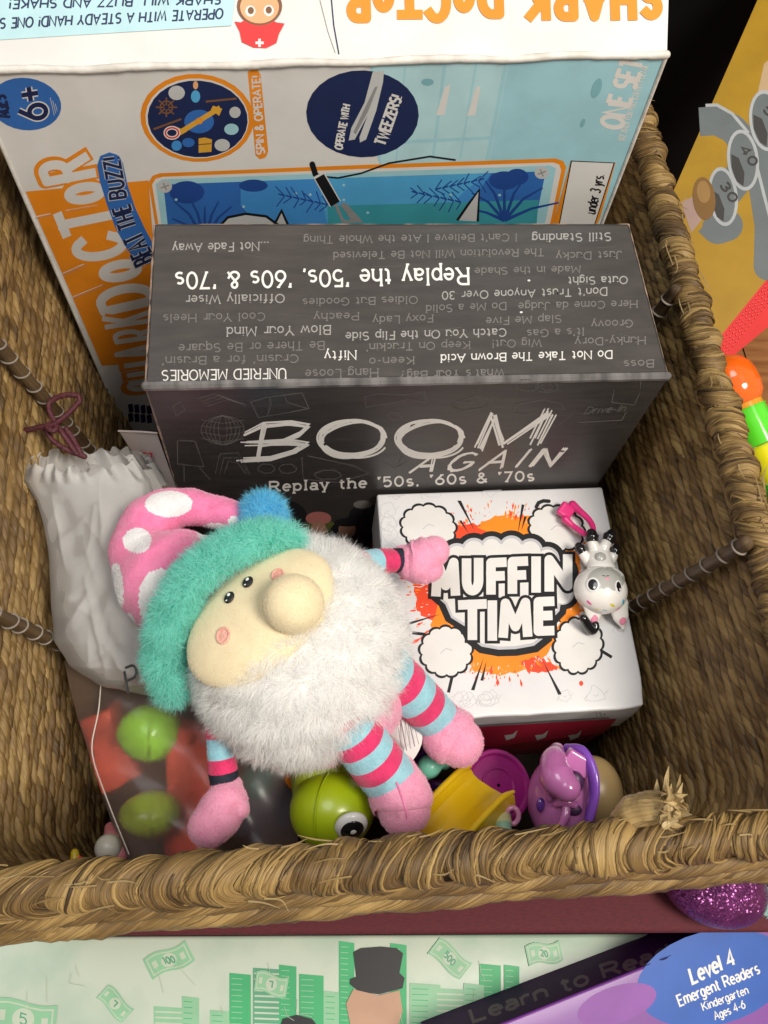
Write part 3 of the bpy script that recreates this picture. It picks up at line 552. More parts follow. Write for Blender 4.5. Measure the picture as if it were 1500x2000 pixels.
# orange field and lettering on the left
pr.layer(); pr.poly([(50, 374), (70, 372), (290, 352), (300, 480), (300, 708), (199, 714), (120, 531)], OR)
pr.layer(); pr.text('DoCToR', (296, 590), (163, 306), (-100, 22), 29, OR, gap=.5, cap='sq', up2=(-88, 16))
pr.text('DoCToR', (294, 588), (164, 308), (-98, 22), 18, WH, gap=.5, cap='sq', jit=.05, up2=(-86, 16))
pr.text('SHARK', (345, 752), (302, 606), (-98, 14), 18, OR, gap=.55)
pr.text('SHARK', (345, 750), (302, 606), (-96, 14), 9.5, WH, gap=.55, jit=.05)
ban = [(190, 322), (196, 304), (214, 297), (232, 303), (240, 318), (249, 360), (264, 405), (282, 444), (296, 470), (300, 512), (278, 518), (262, 505), (246, 482), (226, 446), (209, 399), (195, 354)]
pr.layer(); pr.poly(ban, BL)
for st, p0, p1, up in (('BUZZ!', (246, 384), (232, 306), (-30, 4)), ('THE', (266, 440), (252, 398), (-32, 10)), ('BEAT', (300, 504), (276, 452), (-34, 16))):
    pr.text(st, p0, p1, up, 8.5, LG, gap=.3); pr.text(st, p0, p1, up, 5.5, NV, gap=.3)
# ages badge
pr.k = 0
pr.layer(); pr.ellipse(50, 203, 70, 51, BL, rot=8)
pr.text('AGES', (20, 228), (9, 186), (-22, 4), 6, NV, gap=.2); pr.text('6+', (92, 228), (82, 166), (-52, 8), 14, WH, gap=.2); pr.text('6+', (92, 228), (82, 166), (-52, 8), 9, NV, gap=.2)
for k in range(3): pr.line([(98 + k * 5, 190 + k * 6), (106 + k * 3, 225 - k * 4)], 1.2, LG)
# spinner dial
pr.k = 0
pr.layer(); pr.ellipse(385, 230, 111, 86, OR, rot=4); 
pr.poly([(484, 140), (492, 135), (503, 136), (509, 146), (524, 296), (519, 307), (508, 311), (499, 303)], OR)
pr.layer(); pr.ellipse(385, 231, 101, 78, WH, rot=4); pr.layer(); pr.ellipse(386, 232, 98, 75, NV, rot=4); pr.layer(); pr.ellipse(389, 237, 29, 23, BL)
pr.text('SPIN & OPERATE!', (517, 300), (507, 148), (-15, 1), 3.2, WH, gap=.22)
pr.layer(); pr.line([(352, 258), (430, 210)], 10, GD); pr.poly([(346, 248), (366, 256), (352, 264), (344, 262)], GD); pr.poly([(416, 206), (434, 212), (428, 226), (412, 214)], GD); pr.ring(389, 236, 6, 5, 2.5, OR)
pr.layer(); 
for cx, cy, rx, ry, m in ((345, 181, 16, 14, LG), (382, 188, 9, 12, SK), (382, 166, 5, 8, SKN), (459, 219, 11, 11, LG), (452, 252, 14, 11, LB), (434, 283, 15, 12, LG), (345, 284, 10, 10, MBL), (368, 278, 12, 9, BL)): pr.ellipse(cx, cy, rx, ry, m)
pr.ring(336, 259, 13, 10, 7, WH); pr.layer(); pr.ring(336, 259, 13, 10, 3, RD); pr.ring(325, 209, 12, 12, 3, BR)
for k in range(8): a = k * math.pi / 4; pr.line([(325 + 4 * math.cos(a), 209 + 4 * math.sin(a)), (325 + 21 * math.cos(a), 209 + 19 * math.sin(a))], 3, BR)
pr.poly([(388, 270), (400, 268), (414, 272), (413, 296), (388, 298)], GD); pr.line([(388, 282), (413, 280)], 2, BR); pr.line([(300, 252), (354, 232)], 4, BR); pr.line([(402, 198), (462, 192)], 4, BR)
# tweezers badge
pr.k = 3
pr.layer(); pr.ellipse(708, 222, 110, 85, NV, rot=2); pr.layer()
pr.poly([(728, 140), (750, 138), (748, 160), (735, 215), (715, 272), (703, 278), (702, 268), (718, 225), (693, 272), (681, 274), (686, 250), (712, 200)], LG); pr.layer(); pr.poly([(732, 170), (738, 168), (720, 215), (695, 262), (690, 258), (715, 205)], GR)
pr.text('OPERATE WITH', (668, 292), (684, 206), (-14, -3), 3.2, WH, gap=.2); pr.text('TWEEZERS!', (752, 284), (785, 190), (-20, -6), 4.6, WH, gap=.2)
# sea picture
pr.k = 4
pr.layer(); pr.poly([(290, 356), (298, 343), (312, 338), (700, 322), (1085, 309), (1100, 314), (1106, 326), (1085, 420), (1060, 560), (330, 600)], OR)
pr.layer(); pr.poly([(297, 360), (304, 349), (318, 345), (700, 330), (1080, 317), (1092, 321), (1096, 332), (1078, 420), (1045, 560), (335, 600)], WH)
pr.layer(); pr.poly([(304, 360), (316, 350), (700, 336), (1074, 323), (1086, 328), (1068, 420), (1035, 560), (340, 600)], LB)
pr.layer(); pr.poly([(319, 360), (700, 346), (1066, 334), (1048, 420), (1020, 560), (345, 600)], BL)
pr.layer(); pr.poly([(470, 354), (700, 346), (960, 338), (930, 380), (900, 440), (520, 460), (470, 400)], MBL); pr.poly([(620, 349), (830, 342), (950, 338), (900, 380), (860, 430), (640, 440)], SK)
pr.poly([(640, 402), (1052, 390), (1046, 460), (640, 460)], TE)
pr.layer()
rr = np.random.default_rng(3)
for cx, cy, n in ((400, 470, 9), (985, 430, 7)):
    for k in range(n):
        a = math.radians(-160 + 140 * k / (n - 1)); L = rr.uniform(70, 115)
        pr.line([(cx, cy), (cx + L * .5 * math.cos(a), cy + L * .6 * math.sin(a)), (cx + L * math.cos(a), cy + L * math.sin(a) * .9)], 6, DB, taper=[1.2, .8, .5])
for cx, cy, rx, ry in ((365, 375, 34, 22), (985, 352, 30, 18), (1010, 345, 22, 16), (495, 362, 28, 12)): pr.ellipse(cx, cy, rx, ry, DB)
for sgn, bx, by in ((-1, 640, 400), (1, 850, 370), (-1, 900, 395)):
    for k in range(7):
        x = bx + sgn * k * 14; y = by - k * 3; pr.line([(x, y), (x + sgn * 12, y - 4)], 3, DB)
        for a in (-1, 1): pr.line([(x, y), (x + sgn * rr.uniform(8, 20), y + a * rr.uniform(8, 24))], 2.2, DB)
for k in range(9): pr.ellipse(rr.uniform(330, 1040), rr.uniform(355, 420), 3, 2.5, LB, n=10)
pr.layer(); pr.poly([(430, 440), (445, 424), (480, 417), (520, 422), (545, 440)], LG); pr.line([(430, 440), (445, 424), (480, 417), (520, 422), (545, 440)], 5, BK); pr.poly([(535, 440), (550, 410), (562, 440)], LG); pr.line([(535, 440), (550, 411), (563, 440)], 5, BK)
pr.poly([(893, 430), (915, 400), (936, 370), (933, 432)], LG); pr.line([(893, 430), (915, 398), (936, 370), (933, 432)], 5, BK)
for cx, cy in ((322, 364), (1058, 337)):
    pr.ellipse(cx, cy, 14, 12, LG); pr.line([(cx - 8, cy + 3), (cx + 8, cy - 3)], 2.5, GR); pr.line([(cx - 3, cy - 7), (cx + 3, cy + 7)], 2.5, GR)
pr.layer(); pr.line([(618, 343), (660, 347), (705, 338), (760, 318), (840, 305), (890, 312)], 3.5, BK)
pr.line([(610, 320), (616, 340), (630, 352)], 11, BK, cap='round'); pr.line([(622, 340), (655, 398)], 24, WH); pr.layer(); pr.line([(624, 344), (655, 398)], 20, BK); pr.line([(655, 398), (670, 432), (690, 432), (668, 396)], 6, GR); pr.poly([(664, 400), (676, 396), (710, 434), (694, 434)], GR)
# label and small text on the right
pr.k = 8
pr.layer(); pr.poly([(1115, 313), (1202, 317), (1172, 425), (1150, 470), (1090, 470), (1083, 430)], OR); pr.layer(); pr.poly([(1115, 313), (1201, 317), (1165, 430), (1150, 470), (1085, 470)], BK); pr.layer(); pr.poly([(1117, 315), (1198, 318.5), (1163, 430), (1148, 470), (1087, 470)], WH)
pr.text('under 3 yrs.', (1162, 418), (1180, 342), (-19, -4), 3, BK, gap=.2)
pr.k = 2; pr.text('ONE SET', (1213, 252), (1257, 120), (-40, -8), 9, WH, gap=.2); pr.text('SEE BACK FOR FULL CONTENT DETAIL', (1218, 276), (1266, 128), (-11, -3), 1.6, WH, gap=.22)
# barcode-like block at the bottom left corner
pr.layer()
for i in range(4):
    for j in range(2): pr.poly([(250 + i * 12, 790 + j * 18 + i), (259 + i * 12, 788 + j * 18 + i), (261 + i * 12, 804 + j * 18 + i), (252 + i * 12, 806 + j * 18 + i)], NV)
for P in ([(122, 534), (180, 508), (240, 512), (284, 500)], [(66, 424), (120, 412), (190, 400)], [(141, 580), (190, 560), (284, 520)]): pr.line(P, 2.0, PA, taper=[1, .6, .3]); pr.line(np.array(P, float) + 3, 1.0, GR, taper=[1, .5, .2])
# smudges
for cx, cy, rx, ry, ro in ((1165, 172, 9, 20, 20), (1138, 240, 4, 9, 20), (835, 160, 12, 7, 0)): pr.ellipse(cx, cy, rx, ry, 18, rot=ro)
obj('box_body', mb, SM, shark)
# the lifted lid flap
fd = unit(A(.03, .86, .50)); NFl = unit(np.cross(FRc - FLc, fd)); 
mb = MB(); q = [FLc + NFl * .0004, FRc + NFl * .0004, FRc + fd * .085, FLc + fd * .085]
wob = lambda P: .00012 * snoise(P, 60, 9) 
mb.panel(q, 60, 14, WH, disp=wob); mb.panel([p - NFl * .002 for p in q], 60, 14, PA, disp=wob)
mb.panel([q[1], q[2], q[2] - NFl * .002, q[1] - NFl * .002], 3, 2, PA); mb.panel([q[0], q[3], q[3] - NFl * .002, q[0] - NFl * .002], 3, 2, PA)
mb.limb([FLc + (FRc - FLc) * t + fd * .0005 + A(0, 0, 1) * .0006 * math.sin(31 * t) for t in np.linspace(0, 1, 14)], .0019, PA, sides=10, res=6, disp=lambda P: .0004 * snoise(P, 400, 4))
pr = Print(mb, FLc + NFl * .0006, NFl)
pr.poly([(-20, 22), (-20, -30), (462, -30), (452, 50), (240, 63), (-20, 79)], LB2); pr.layer()
pr.text('OPERATE WITH A STEADY HAND! ONE SLIP', (436, 17), (-30, 38), (-2, 19), 3.6, NV, gap=.24)
pr.text('SHARK WILL BUZZ AND SHAKE!', (432, -9), (20, 0), (-2, 17), 3.6, NV, gap=.24)
pr.text('SHARK DoCToR', (1285, -32), (682, -28), (2, 62), 19, OR, gap=.5, cap='sq', jit=.05); 
pr.layer(); pr.poly([(458, 42), (470, 44), (490, 32), (520, 32), (540, 44), (556, 46), (545, 66), (540, 84), (520, 94), (495, 93), (472, 82), (468, 62)], RD); pr.layer(); pr.ellipse(507, 12, 44, 38, BR); pr.layer(); pr.ellipse(507, 14, 38, 32, SKN); pr.layer()
pr.ellipse(489, 22, 10, 11, WH); pr.ellipse(525, 21, 10, 11, WH); pr.layer(); pr.ellipse(490, 21, 6, 7, BR); pr.ellipse(525, 20, 6, 7, BR)
pr.line([(507, 76), (507, 92)], 5, WH); pr.line([(499, 84), (515, 84)], 5, WH)
pr.line([(625, 0), (640, 60), (655, 104)], 1.2, GR); pr.line([(647, -5), (652, 50), (662, 106)], 2.4, NV)
obj('lid_flap', mb, SM, shark)
# ------------------------------------------------------------------ black trivia box
C_black = mat('chalkboard_card', (.050, .045, .044), .4, (.028, .025, .0245), scale=18, stretch=(2, 2, 14), bump=.08, bscale=500, detail=8, contrast=(.25, .75))
C_top = mat('chalkboard_top', (.074, .066, .063), .42, (.050, .045, .043), scale=22, stretch=(2, 9, 2), bump=.08, bscale=500, detail=8, contrast=(.25, .75))
C_edge = mat('worn_card_edge', (.42, .28, .20), .7, (.16, .12, .10), scale=120); C_silver = mat('scuffed_edge', (.20, .19, .19), .3, (.09, .085, .085), scale=40, stretch=(3, 1, 1))
K_w = ink('chalk_white', (.70, .69, .66), .6); K_m = ink('chalk_mid', (.34, .33, .315), .6); K_d = ink('chalk_dim', (.175, .165, .158), .6); K_f = ink('chalk_faint', (.13, .122, .118), .6)
K_t = ink('chalk_title', (.82, .81, .78), .6); K_p = ink('photo_pink', (.45, .16, .14), .5); K_s = ink('photo_skin', (.36, .20, .13), .5); K_k = ink('photo_dark', (.012, .012, .014), .5); K_g = ink('photo_olive', (.10, .11, .03), .5)
BM = [C_black, C_top, C_edge, C_silver, K_w, K_m, K_d, K_f, K_p, K_s, K_k, K_g, K_t]
black = thing('trivia_box', (0, .053, -.267), 'large black chalkboard style trivia game box with white scribbled title', 'game box')
H = .1335
mb = MB(); mb.rbox((-H, 0, -.266), (H, .106, 0), r=.0022, n=10, mat=0)
mb.panel([(-H + .002, .0035, 6e-5), (H - .002, .0035, 6e-5), (H - .002, .1035, 6e-5), (-H + .002, .1035, 6e-5)], 12, 8, 1)
def edge(a, b, r, m, sd): 
    t = np.linspace(0, 1, 24)[:, None]; mb.limb(A(*a) * (1 - t) + A(*b) * t, r, m, sides=8, res=3, disp=lambda P: .00018 * snoise(P, 500, sd))
edge((-H + .001, .0018, -.0018), (H - .001, .0018, -.0018), .00245, 3, 1); edge((-H + .001, .1048, -.0012), (H - .001, .1048, -.0012), .0009, 2, 2); edge((-H + .0012, .003, -.0012), (-H + .0012, .104, -.0012), .0010, 2, 3); edge((H - .0012, .003, -.0012), (H - .0012, .104, -.0012), .0009, 2, 4)
edge((-H + .0012, .0012, -.004), (-H + .0012, .0012, -.15), .0010, 2, 5)
pr = Print(mb, (0, 0, 1e-4), (0, 0, 1))
W_, M_, D_, F_ = 4, 5, 6, 7
for st, xr, yr, xl, yl, h, m in (
 ('...Not Fade Away', 524, 473, 338, 477, 16, M_), ("I Can't Believe I Ate the Whole Thing", 1009, 457, 594, 462, 14, D_), ('Still Standing', 1193, 455, 1040, 458, 15, M_),
 ('Just Ducky', 1214, 491, 1087, 494, 14, D_), ('The Revolution Will Not Be Televised', 1062, 486, 652, 493, 14, D_), ('Made in the Shade', 1133, 520, 928, 524, 13, D_),
 ('Outa Sight', 1225, 540, 1110, 542, 14, M_), ("Don't Trust Anyone Over 30", 1185, 562, 864, 570, 15, M_), ('Oldies But Goodies', 815, 579, 592, 584, 14, D_), ('Officially Wiser', 555, 575, 363, 578, 16, M_),
 ('Here Come da Judge', 1244, 587, 1013, 592, 14, D_), ('Do Me a Solid', 988, 591, 833, 597, 14, D_), ('Groovy', 1235, 625, 1156, 627, 14, D_), ('Slap Me Five', 1096, 616, 950, 621, 14, D_),
 ('Foxy Lady', 845, 615, 729, 619, 14, D_), ('Peachy', 700, 611, 614, 613, 14, D_), ('Cool Your Heels', 517, 611, 320, 615, 15, D_), ("It's a Gas", 1140, 641, 1030, 645, 14, D_),
 ('Catch You On the Flip Side', 988, 642, 676, 650, 15, M_), ('Blow Your Mind', 645, 636, 444, 640, 17, M_), ('Hunky-Dory', 1260, 658, 1124, 661, 14, D_), ('Wig Out!', 1057, 663, 962, 665, 14, D_),
 ("Keep On Truckin'", 917, 667, 716, 672, 14, D_), ('Be There or Be Square', 633, 667, 350, 673, 16, D_), ('Do Not Take The Brown Acid', 1195, 685, 862, 693, 15, W_), ('Keen-o', 808, 697, 722, 700, 14, D_),
 ('Nifty', 695, 685, 635, 687, 17, W_), ("Crusin' for a Brusin'", 582, 693, 317, 698, 15, D_), ('Boss', 1276, 703, 1219, 705, 14, D_), ("What's Your Bag?", 984, 721, 783, 726, 15, D_), ('Hang Loose', 738, 720, 597, 723, 16, D_)):
    pr.k = 0; pr.text(st, (xr, yr), (xl, yl), (0, h), 2.1 if m == D_ else 2.3, m, serif=.1, gap=.24)
pr.k = 0; pr.text('UNFRIED MEMORIES', (558, 720), (317, 724), (0, 19), 2.4, W_, serif=.11, gap=.24)
pr.k = 0; pr.text("Replay the '50s, '60s & '70s", (914, 524), (344, 533), (1, 31), 4.4, 12, serif=.1, gap=.24)
pr.layer()
rr = np.random.default_rng(8)
for k in range(16):
    x, y = rr.uniform(300, 1250), rr.uniform(440, 735); a = rr.uniform(-.5, .5); L = rr.uniform(20, 90); pr.line([(x, y), (x + L, y + L * a * .5)], .7, F_)
for x, y in ((1018, 610), (1033, 548)): pr.ellipse(x, y, 3, 2, W_, n=8)
pr = Print(mb, (0, 0, -.05), (0, -1, 0))
def scr(pts, w, m, n=4, j=3.0):
    for k in range(n):
        q = np.array(pts, float); q = q + rr.normal(size=2) * j * .9 + rr.normal(size=q.shape) * j * .35; pr.line(q, w, m, taper=[.5, 1, 1, .6])
pr.layer()
scr([(500, 902), (513, 828)], 7, 12, 5, 3); scr([(478, 850), (515, 832), (570, 828), (602, 834), (585, 850), (545, 866), (515, 870)], 4.5, 12, 5); scr([(478, 866), (560, 864), (598, 868), (580, 880), (530, 895), (470, 900)], 4.5, 12, 5)
for cx in (688, 840):
    for k in range(5):
        t = np.radians(np.linspace(rr.uniform(0, 300), 0, 2)); a0 = rr.uniform(0, 360)
        pr.line([(cx + rr.normal() * .5 + (62 + k * 1.8 - 5) * math.cos(q) + 8 * math.sin(q) * -1, 856 + (34 + k * 1.3 - 3) * math.sin(q) + 3 * math.sin(2 * q + k)) for q in np.radians(np.linspace(a0, a0 + 350, 40))], 3.8, 12)
    # a second, shifted turn gives the scribbled double outline
    for k in range(2): pr.line([(cx + 5 * (k - .5) + 66 * math.cos(q), 856 + 2 * k + 36 * math.sin(q + .1 * k)) for q in np.radians(np.linspace(20 * k, 20 * k + 330, 40))], 3.6, 12)
scr([(934, 876), (962, 812)], 6, 12, 6, 4); scr([(964, 812), (982, 866)], 7.5, 12, 6, 4); scr([(984, 868), (1072, 808)], 5.5, 12, 5, 3); scr([(1074, 808), (1046, 868)], 5.5, 12, 7, 5)
for st, x0, x1, yb0 in (('AGAIN', 802, 1076, 921),):
    pr.text(st, (x0, 923), (x1, 908), (28, -34), 3.0, 12, gap=.5, hand=5)
pr.text("Replay the '50s, '60s & '70s", (527, 959), (1042, 938), (0, -18), 3.6, 12, serif=.13, gap=.3)
pr.text('Drive-In', (1140, 808), (1218, 803), (6, -13), 2, F_, gap=.2, slant=.2); pr.ellipse(1098, 881, 5, 2, K_f and F_, n=10)
# faint chalk doodles
def dood(P, w=1.0, m=F_): 
    pr.line(P, w, m); pr.line(np.array(P, float) + rr.normal(size=(len(P), 2)) * 1.3, w * .8, m)
pr.layer()
dood([(490, 784), (520, 776), (590, 766), (604, 798), (560, 806), (505, 815), (490, 784)]); dood([(528, 775), (530, 790), (522, 812)]); dood([(555, 770), (560, 785), (600, 797)])
for k in range(4): dood([(385 + k * 7, 778 + k * 5), (420 + k * 8, 768 + k * 4), (480, 790)], .9)
for k in range(5): dood([(435 + 42 * math.cos(q) * (1 - k * .2), 840 + 28 * math.sin(q)) for q in np.linspace(0, 6.28, 24)], .8)
for k in range(4): dood([(393, 820 + k * 12), (435, 826 + k * 12), (478, 820 + k * 12)], .8)
dood([(347, 860), (347, 905), (398, 912), (382, 862), (347, 860)]); dood([(360, 910), (360, 940)]); dood([(390, 912), (410, 936)]); dood([(338, 792), (352, 784), (362, 800), (344, 812), (338, 792)])
for k in range(3): dood([(420 + k * 9, 925), (430 + k * 8, 885 + k * 8), (465, 884 + k * 10), (488 - k * 4, 925)], .8)
for cx in (520, 562): dood([(cx + 17 * math.cos(q), 915 + 9 * math.sin(q)) for q in np.linspace(0, 6.28, 18)])
dood([(590, 892), (592, 935), (660, 942), (720, 925), (690, 910), (600, 890)]); dood([(640 + 26 * math.cos(q), 927 + 9 * math.sin(q)) for q in np.linspace(0, 6.28, 18)])
dood([(712, 775), (740, 768), (790, 770), (830, 765), (832, 785), (800, 780), (745, 790), (715, 795), (712, 775)]); dood([(882, 790), (900, 782), (940, 770), (958, 780), (950, 795), (900, 802), (882, 790)]); dood([(905, 785), (920, 786), (940, 755)])
for cx, cy in ((1068, 755), (1030, 752)): dood([(cx + 22 * math.cos(q), cy + 11 * math.sin(q)) for q in np.linspace(0, 6.28, 22)])
dood([(1058, 752), (1060, 753)], 2.5); dood([(1074, 750), (1076, 751)], 2.5); dood([(1056, 757), (1067, 762), (1080, 756)])
dood([(1002, 808), (1006, 790), (1060, 780), (1098, 788), (1102, 800), (1070, 796), (1030, 810), (1002, 808)]); dood([(1130, 825), (1215, 820), (1222, 805)], 1.6); dood([(1200, 760), (1195, 785), (1240, 790), (1250, 765)]); dood([(1240, 745), (1252, 742), (1250, 760)])
dood([(1092, 830), (1110, 815), (1124, 800)], 1.4); dood([(770 + 12 * math.cos(q) * (1 + .3 * math.sin(4 * q)), 812 + 8 * math.sin(q)) for q in np.linspace(0, 6.28, 26)]); 
for k in range(5): dood([(772, 915), (772 + 26 * math.cos(math.radians(-150 + 30 * k)), 915 + 26 * math.sin(math.radians(-150 + 30 * k)))], 1)
# people of a group photograph along the bottom
pr.layer()
for x, y, r_, m in ((560, 1010, 40, 10), (625, 1050, 46, 11), (690, 1050, 50, 10), (715, 1010, 34, 10)): pr.ellipse(x, y, r_, r_ * .8, m)
pr.layer(); pr.ellipse(622, 1012, 25, 13, 8); pr.ellipse(622, 1034, 16, 15, 9); pr.ellipse(678, 1034, 17, 16, 9); pr.layer(); pr.ellipse(678, 1020, 26, 8, 10); pr.ellipse(708, 985, 18, 8, 6); pr.poly([(664, 1052), (680, 1046), (694, 1056), (680, 1070)], 6)
obj('box_body', mb, BM, black)
# ------------------------------------------------------------------ white card-game box
Zt = -.12
C_white = mat('white_card', (.70, .70, .71), .38, (.64, .64, .655), scale=25, bump=.05, bscale=200)
I_o1 = ink('splat_orange', (.92, .26, .015), .35); I_o2 = ink('splat_red_orange', (.84, .075, .025), .35); I_pale = ink('doodle_pale_grey', (.55, .55, .575), .4); I_shade = ink('outline_grey', (.50, .50, .53), .4); I_pk = ink('box_red_band', (.50, .02, .06), .35)
I_gd = ink('small_print_grey', (.20, .2, .21), .5)
MM = [C_white, I_o1, I_o2, I_black, I_pale, I_shade, I_white, I_pk, I_gd, I_paper]
muffin = thing('card_game_box', (.0615, -.0708, -.267), 'square white card game box with orange splatter and MUFFIN TIME lettering', 'game box')
FR2 = (A(0, 0, 0), np.eye(3))
mb = MB(); lo = A(-.0115, -.1445, -.172); hi = A(.1348, .0005 - .0025, Zt)
def crush(P):
    d = np.zeros_like(P); k = np.exp(-((P[:, 0] - hi[0]) ** 2 + (P[:, 1] - lo[1]) ** 2 + .3 * (P[:, 2] - Zt) ** 2) / .012 ** 2)
    d[:, 2] -= k * .0022; d[:, 1] += k * .0018 + .0004 * snoise(P, 300, 3) * (P[:, 1] < lo[1] + .003); d[:, 0] -= .0012 * k; return d
mb.rbox(lo, hi, r=.0016, n=26, disp=crush)
Zx = lambda x, y: (720 + .3667 * x, 920 + .3667 * y)
pr = Print(mb, (0, 0, Zt), (0, 0, 1))
zp = lambda pts: [Zx(*p) for p in pts]
rr = np.random.default_rng(21)
def blob(cx, cy, rx, ry, n=14, amp=.1, rot=0): 
    t = np.linspace(0, 2 * math.pi, n * 7, endpoint=False); r = 1 - amp + amp * 1.3 * np.abs(np.sin(n * t / 2)) ** .7
    x, y = rx * r * np.cos(t), ry * r * np.sin(t); c, s = math.cos(rot), math.sin(rot); return [(cx + a * c - b * s, cy + a * s + b * c) for a, b in zip(x, y)]
def jag(P, amp, n=6):
    o = []
    for i in range(len(P)):
        a, b = A(*P[i]), A(*P[(i + 1) % len(P)]); nn = unit(A((b - a)[1], -(b - a)[0]))
        for k in range(n): o.append(tuple(a + (b - a) * k / n + nn * rr.uniform(-amp, amp)))
    return o
# pale doodles round the border
def dl(P, w=1.0):
    o = []
    for x, y in P:
        y = min(max(y, 138 - .054 * (x - 35)), 1250 - .05 * (x - 700)); x = min(max(x, 58 + .03 * y), 1218 + .165 * y); o.append((x, y))
    pr.line(zp(o), w, 4)
for k in range(26):
    side = rr.integers(0, 4); u = rr.uniform(.05, .95)
    cx, cy = ((80 + 1150 * u, 115 - 40 * u), (95 + 40 * u, 130 + 500 * u), (420 + 950 * u, 1225 - 40 * u), (1270 + 110 * u, 150 + 1000 * u))[side]
    s_ = rr.uniform(26, 46); t = np.linspace(0, 6.28, 16); w = rr.uniform(.1, .35); nlob = rr.integers(2, 6)
    dl([(cx + s_ * math.cos(q) * (1 + w * math.sin(nlob * q)), cy + s_ * math.sin(q) * (1 + w * math.cos(nlob * q))) for q in t]); dl([(cx - s_ * .3, cy), (cx, cy + s_ * .2), (cx + s_ * .35, cy - s_ * .1)]); dl([(cx + s_, cy), (cx + s_ * 1.5, cy - s_ * .6)]); dl([(cx - s_, cy), (cx - s_ * 1.4, cy + s_ * .5), (cx - s_ * 1.1, cy + s_)])
pr.layer()
red = [(245, 620), (330, 600), (440, 400), (400, 330), (470, 290), (600, 280), (700, 330), (700, 800), (900, 1000), (1010, 1050), (940, 1075), (800, 1060), (640, 1000), (330, 800), (260, 745)]
orr = [(440, 420), (560, 330), (600, 270), (690, 235), (860, 245), (990, 260), (1090, 380), (1135, 520), (1110, 640), (1130, 740), (1050, 830), (960, 960), (860, 1060), (700, 1090), (560, 1060), (500, 960), (330, 830), (360, 760)]
pr.poly(zp(jag(red, 9)), 2); pr.layer(); pr.poly(zp(jag(orr, 9)), 1); pr.layer()
pr.poly(zp(jag([(800, 1010), (900, 985), (1000, 1040), (960, 1075), (850, 1065)], 8)), 2); pr.poly(zp(jag([(455, 330), (560, 300), (690, 330), (650, 345), (520, 372), (450, 400)], 7)), 2)
pr.layer()
cen = A(700, 650)
for k in range(330):
    a = rr.uniform(0, 6.283); ex = A(math.cos(a) * 470, math.sin(a) * 445); d = abs(rr.normal()) * .09; p = cen + ex * (.93 + d); w = abs(rr.normal()) * 6 + 1.6
    m = 2 if rr.random() < .5 else 1
    q = unit(ex); n_ = A(-q[1], q[0]); L = w * rr.uniform(1, 3.2)
    if p[0] > 1220 or p[1] < 110 and p[0] < 300: continue
    pr.poly(zp([p - q * L, p + n_ * w * .6, p + q * L * .7, p - n_ * w * .6]), m)
for k in range(110):
    a = rr.uniform(0, 6.283); ex = A(math.cos(a) * 400, math.sin(a) * 405); p = cen + ex * rr.uniform(.96, 1.06); w = rr.uniform(2, 7); q = unit(ex); n_ = A(-q[1], q[0])
    pr.poly(zp([p - q * w, p + n_ * w * .5, p + q * w * 1.8, p - n_ * w * .5]), 6)
pr.ellipse(*Zx(1132, 1131), 4, 5, 2); pr.layer()
# burst spikes
for P in ([(472, 158), (492, 158), (567, 323)], [(482, 265), (494, 262), (535, 335)], [(815, 178), (830, 180), (792, 345)], [(828, 242), (842, 244), (812, 322)], [(196, 826), (202, 808), (385, 762)], [(545, 1166), (563, 1169), (614, 990)], [(595, 1115), (611, 1118), (628, 1008)], [(1010, 1193), (1028, 1188), (922, 1000)]): pr.poly(zp(P), 3)
for P in ([(232, 862), (300, 870)], [(425, 1180), (448, 1080)], [(1235, 955), (1295, 992)]): pr.line(zp(P), 6, 3, cap='butt')
# four plain puffs
for cx, cy, rx, ry, n, ro in ((318, 300, 148, 122, 13, .2), (1000, 305, 150, 118, 13, .3), (412, 962, 140, 134, 13, .1), (1115, 930, 130, 150, 14, .2)):
    for p in (((cx + (cx < 700) * 100 - (cx > 700) * 110, cy + (cy < 700) * 80 - (cy > 700) * 100)),): 
        pr.line(zp([p, (p[0] + (cx < 700) * 70 - (cx > 700) * 60, p[1] + (cy < 700) * 60 - (cy > 700) * 40)]), 26, 3); pr.layer(); pr.line(zp([p, (p[0] + (cx < 700) * 66 - (cx > 700) * 56, p[1] + (cy < 700) * 56 - (cy > 700) * 36)]), 20, 6)
    pr.layer(); pr.poly(zp(blob(cx, cy, rx + 8, ry + 8, n, .07, ro)), 3); pr.layer(); pr.poly(zp(blob(cx, cy, rx - 5, ry - 5, n, .07, ro)), 6); pr.layer()
    pr.line(zp([(cx - 30, cy + 10), (cx, cy - 16), (cx + 34, cy - 6)]), 1.6, 5)
pr.line(zp([(893, 192), (905, 170), (930, 160), (960, 162)]), 7, 3, cap='round')
# big cloud and the lettering
cl = [(425, 450), (470, 405), (530, 372), (600, 376), (655, 350), (725, 365), (790, 350), (860, 372), (930, 408), (1000, 440), (1080, 520), (1105, 620), (1062, 690), (1050, 760), (985, 830), (975, 905), (900, 965), (790, 985), (690, 988), (590, 970), (520, 915), (490, 850), (410, 800), (375, 720), (318, 670), (318, 600)]
bumps = [(420, 520, 80), (470, 455, 78), (560, 425, 76), (655, 412, 72), (760, 412, 76), (860, 428, 76), (950, 470, 74), (1020, 540, 76), (1030, 650, 72)]
pr.layer(); pr.poly(zp(cl), 3)
for x, y, r_ in bumps: pr.ellipse(*Zx(x, y), r_ * .3667 + 8, r_ * .3667 + 7, 3)
pr.layer(); pr.poly(zp([tuple(cen + (A(*p) - cen) * .90 + A(0, -2)) for p in cl]), 5)
for x, y, r_ in bumps: pr.ellipse(*Zx(x, y), r_ * .3667 - 3, r_ * .3667 - 3, 5)
pr.layer(); pr.poly(zp([tuple(cen + (A(*p) - cen) * .87 + A(0, -8)) for p in cl]), 6)
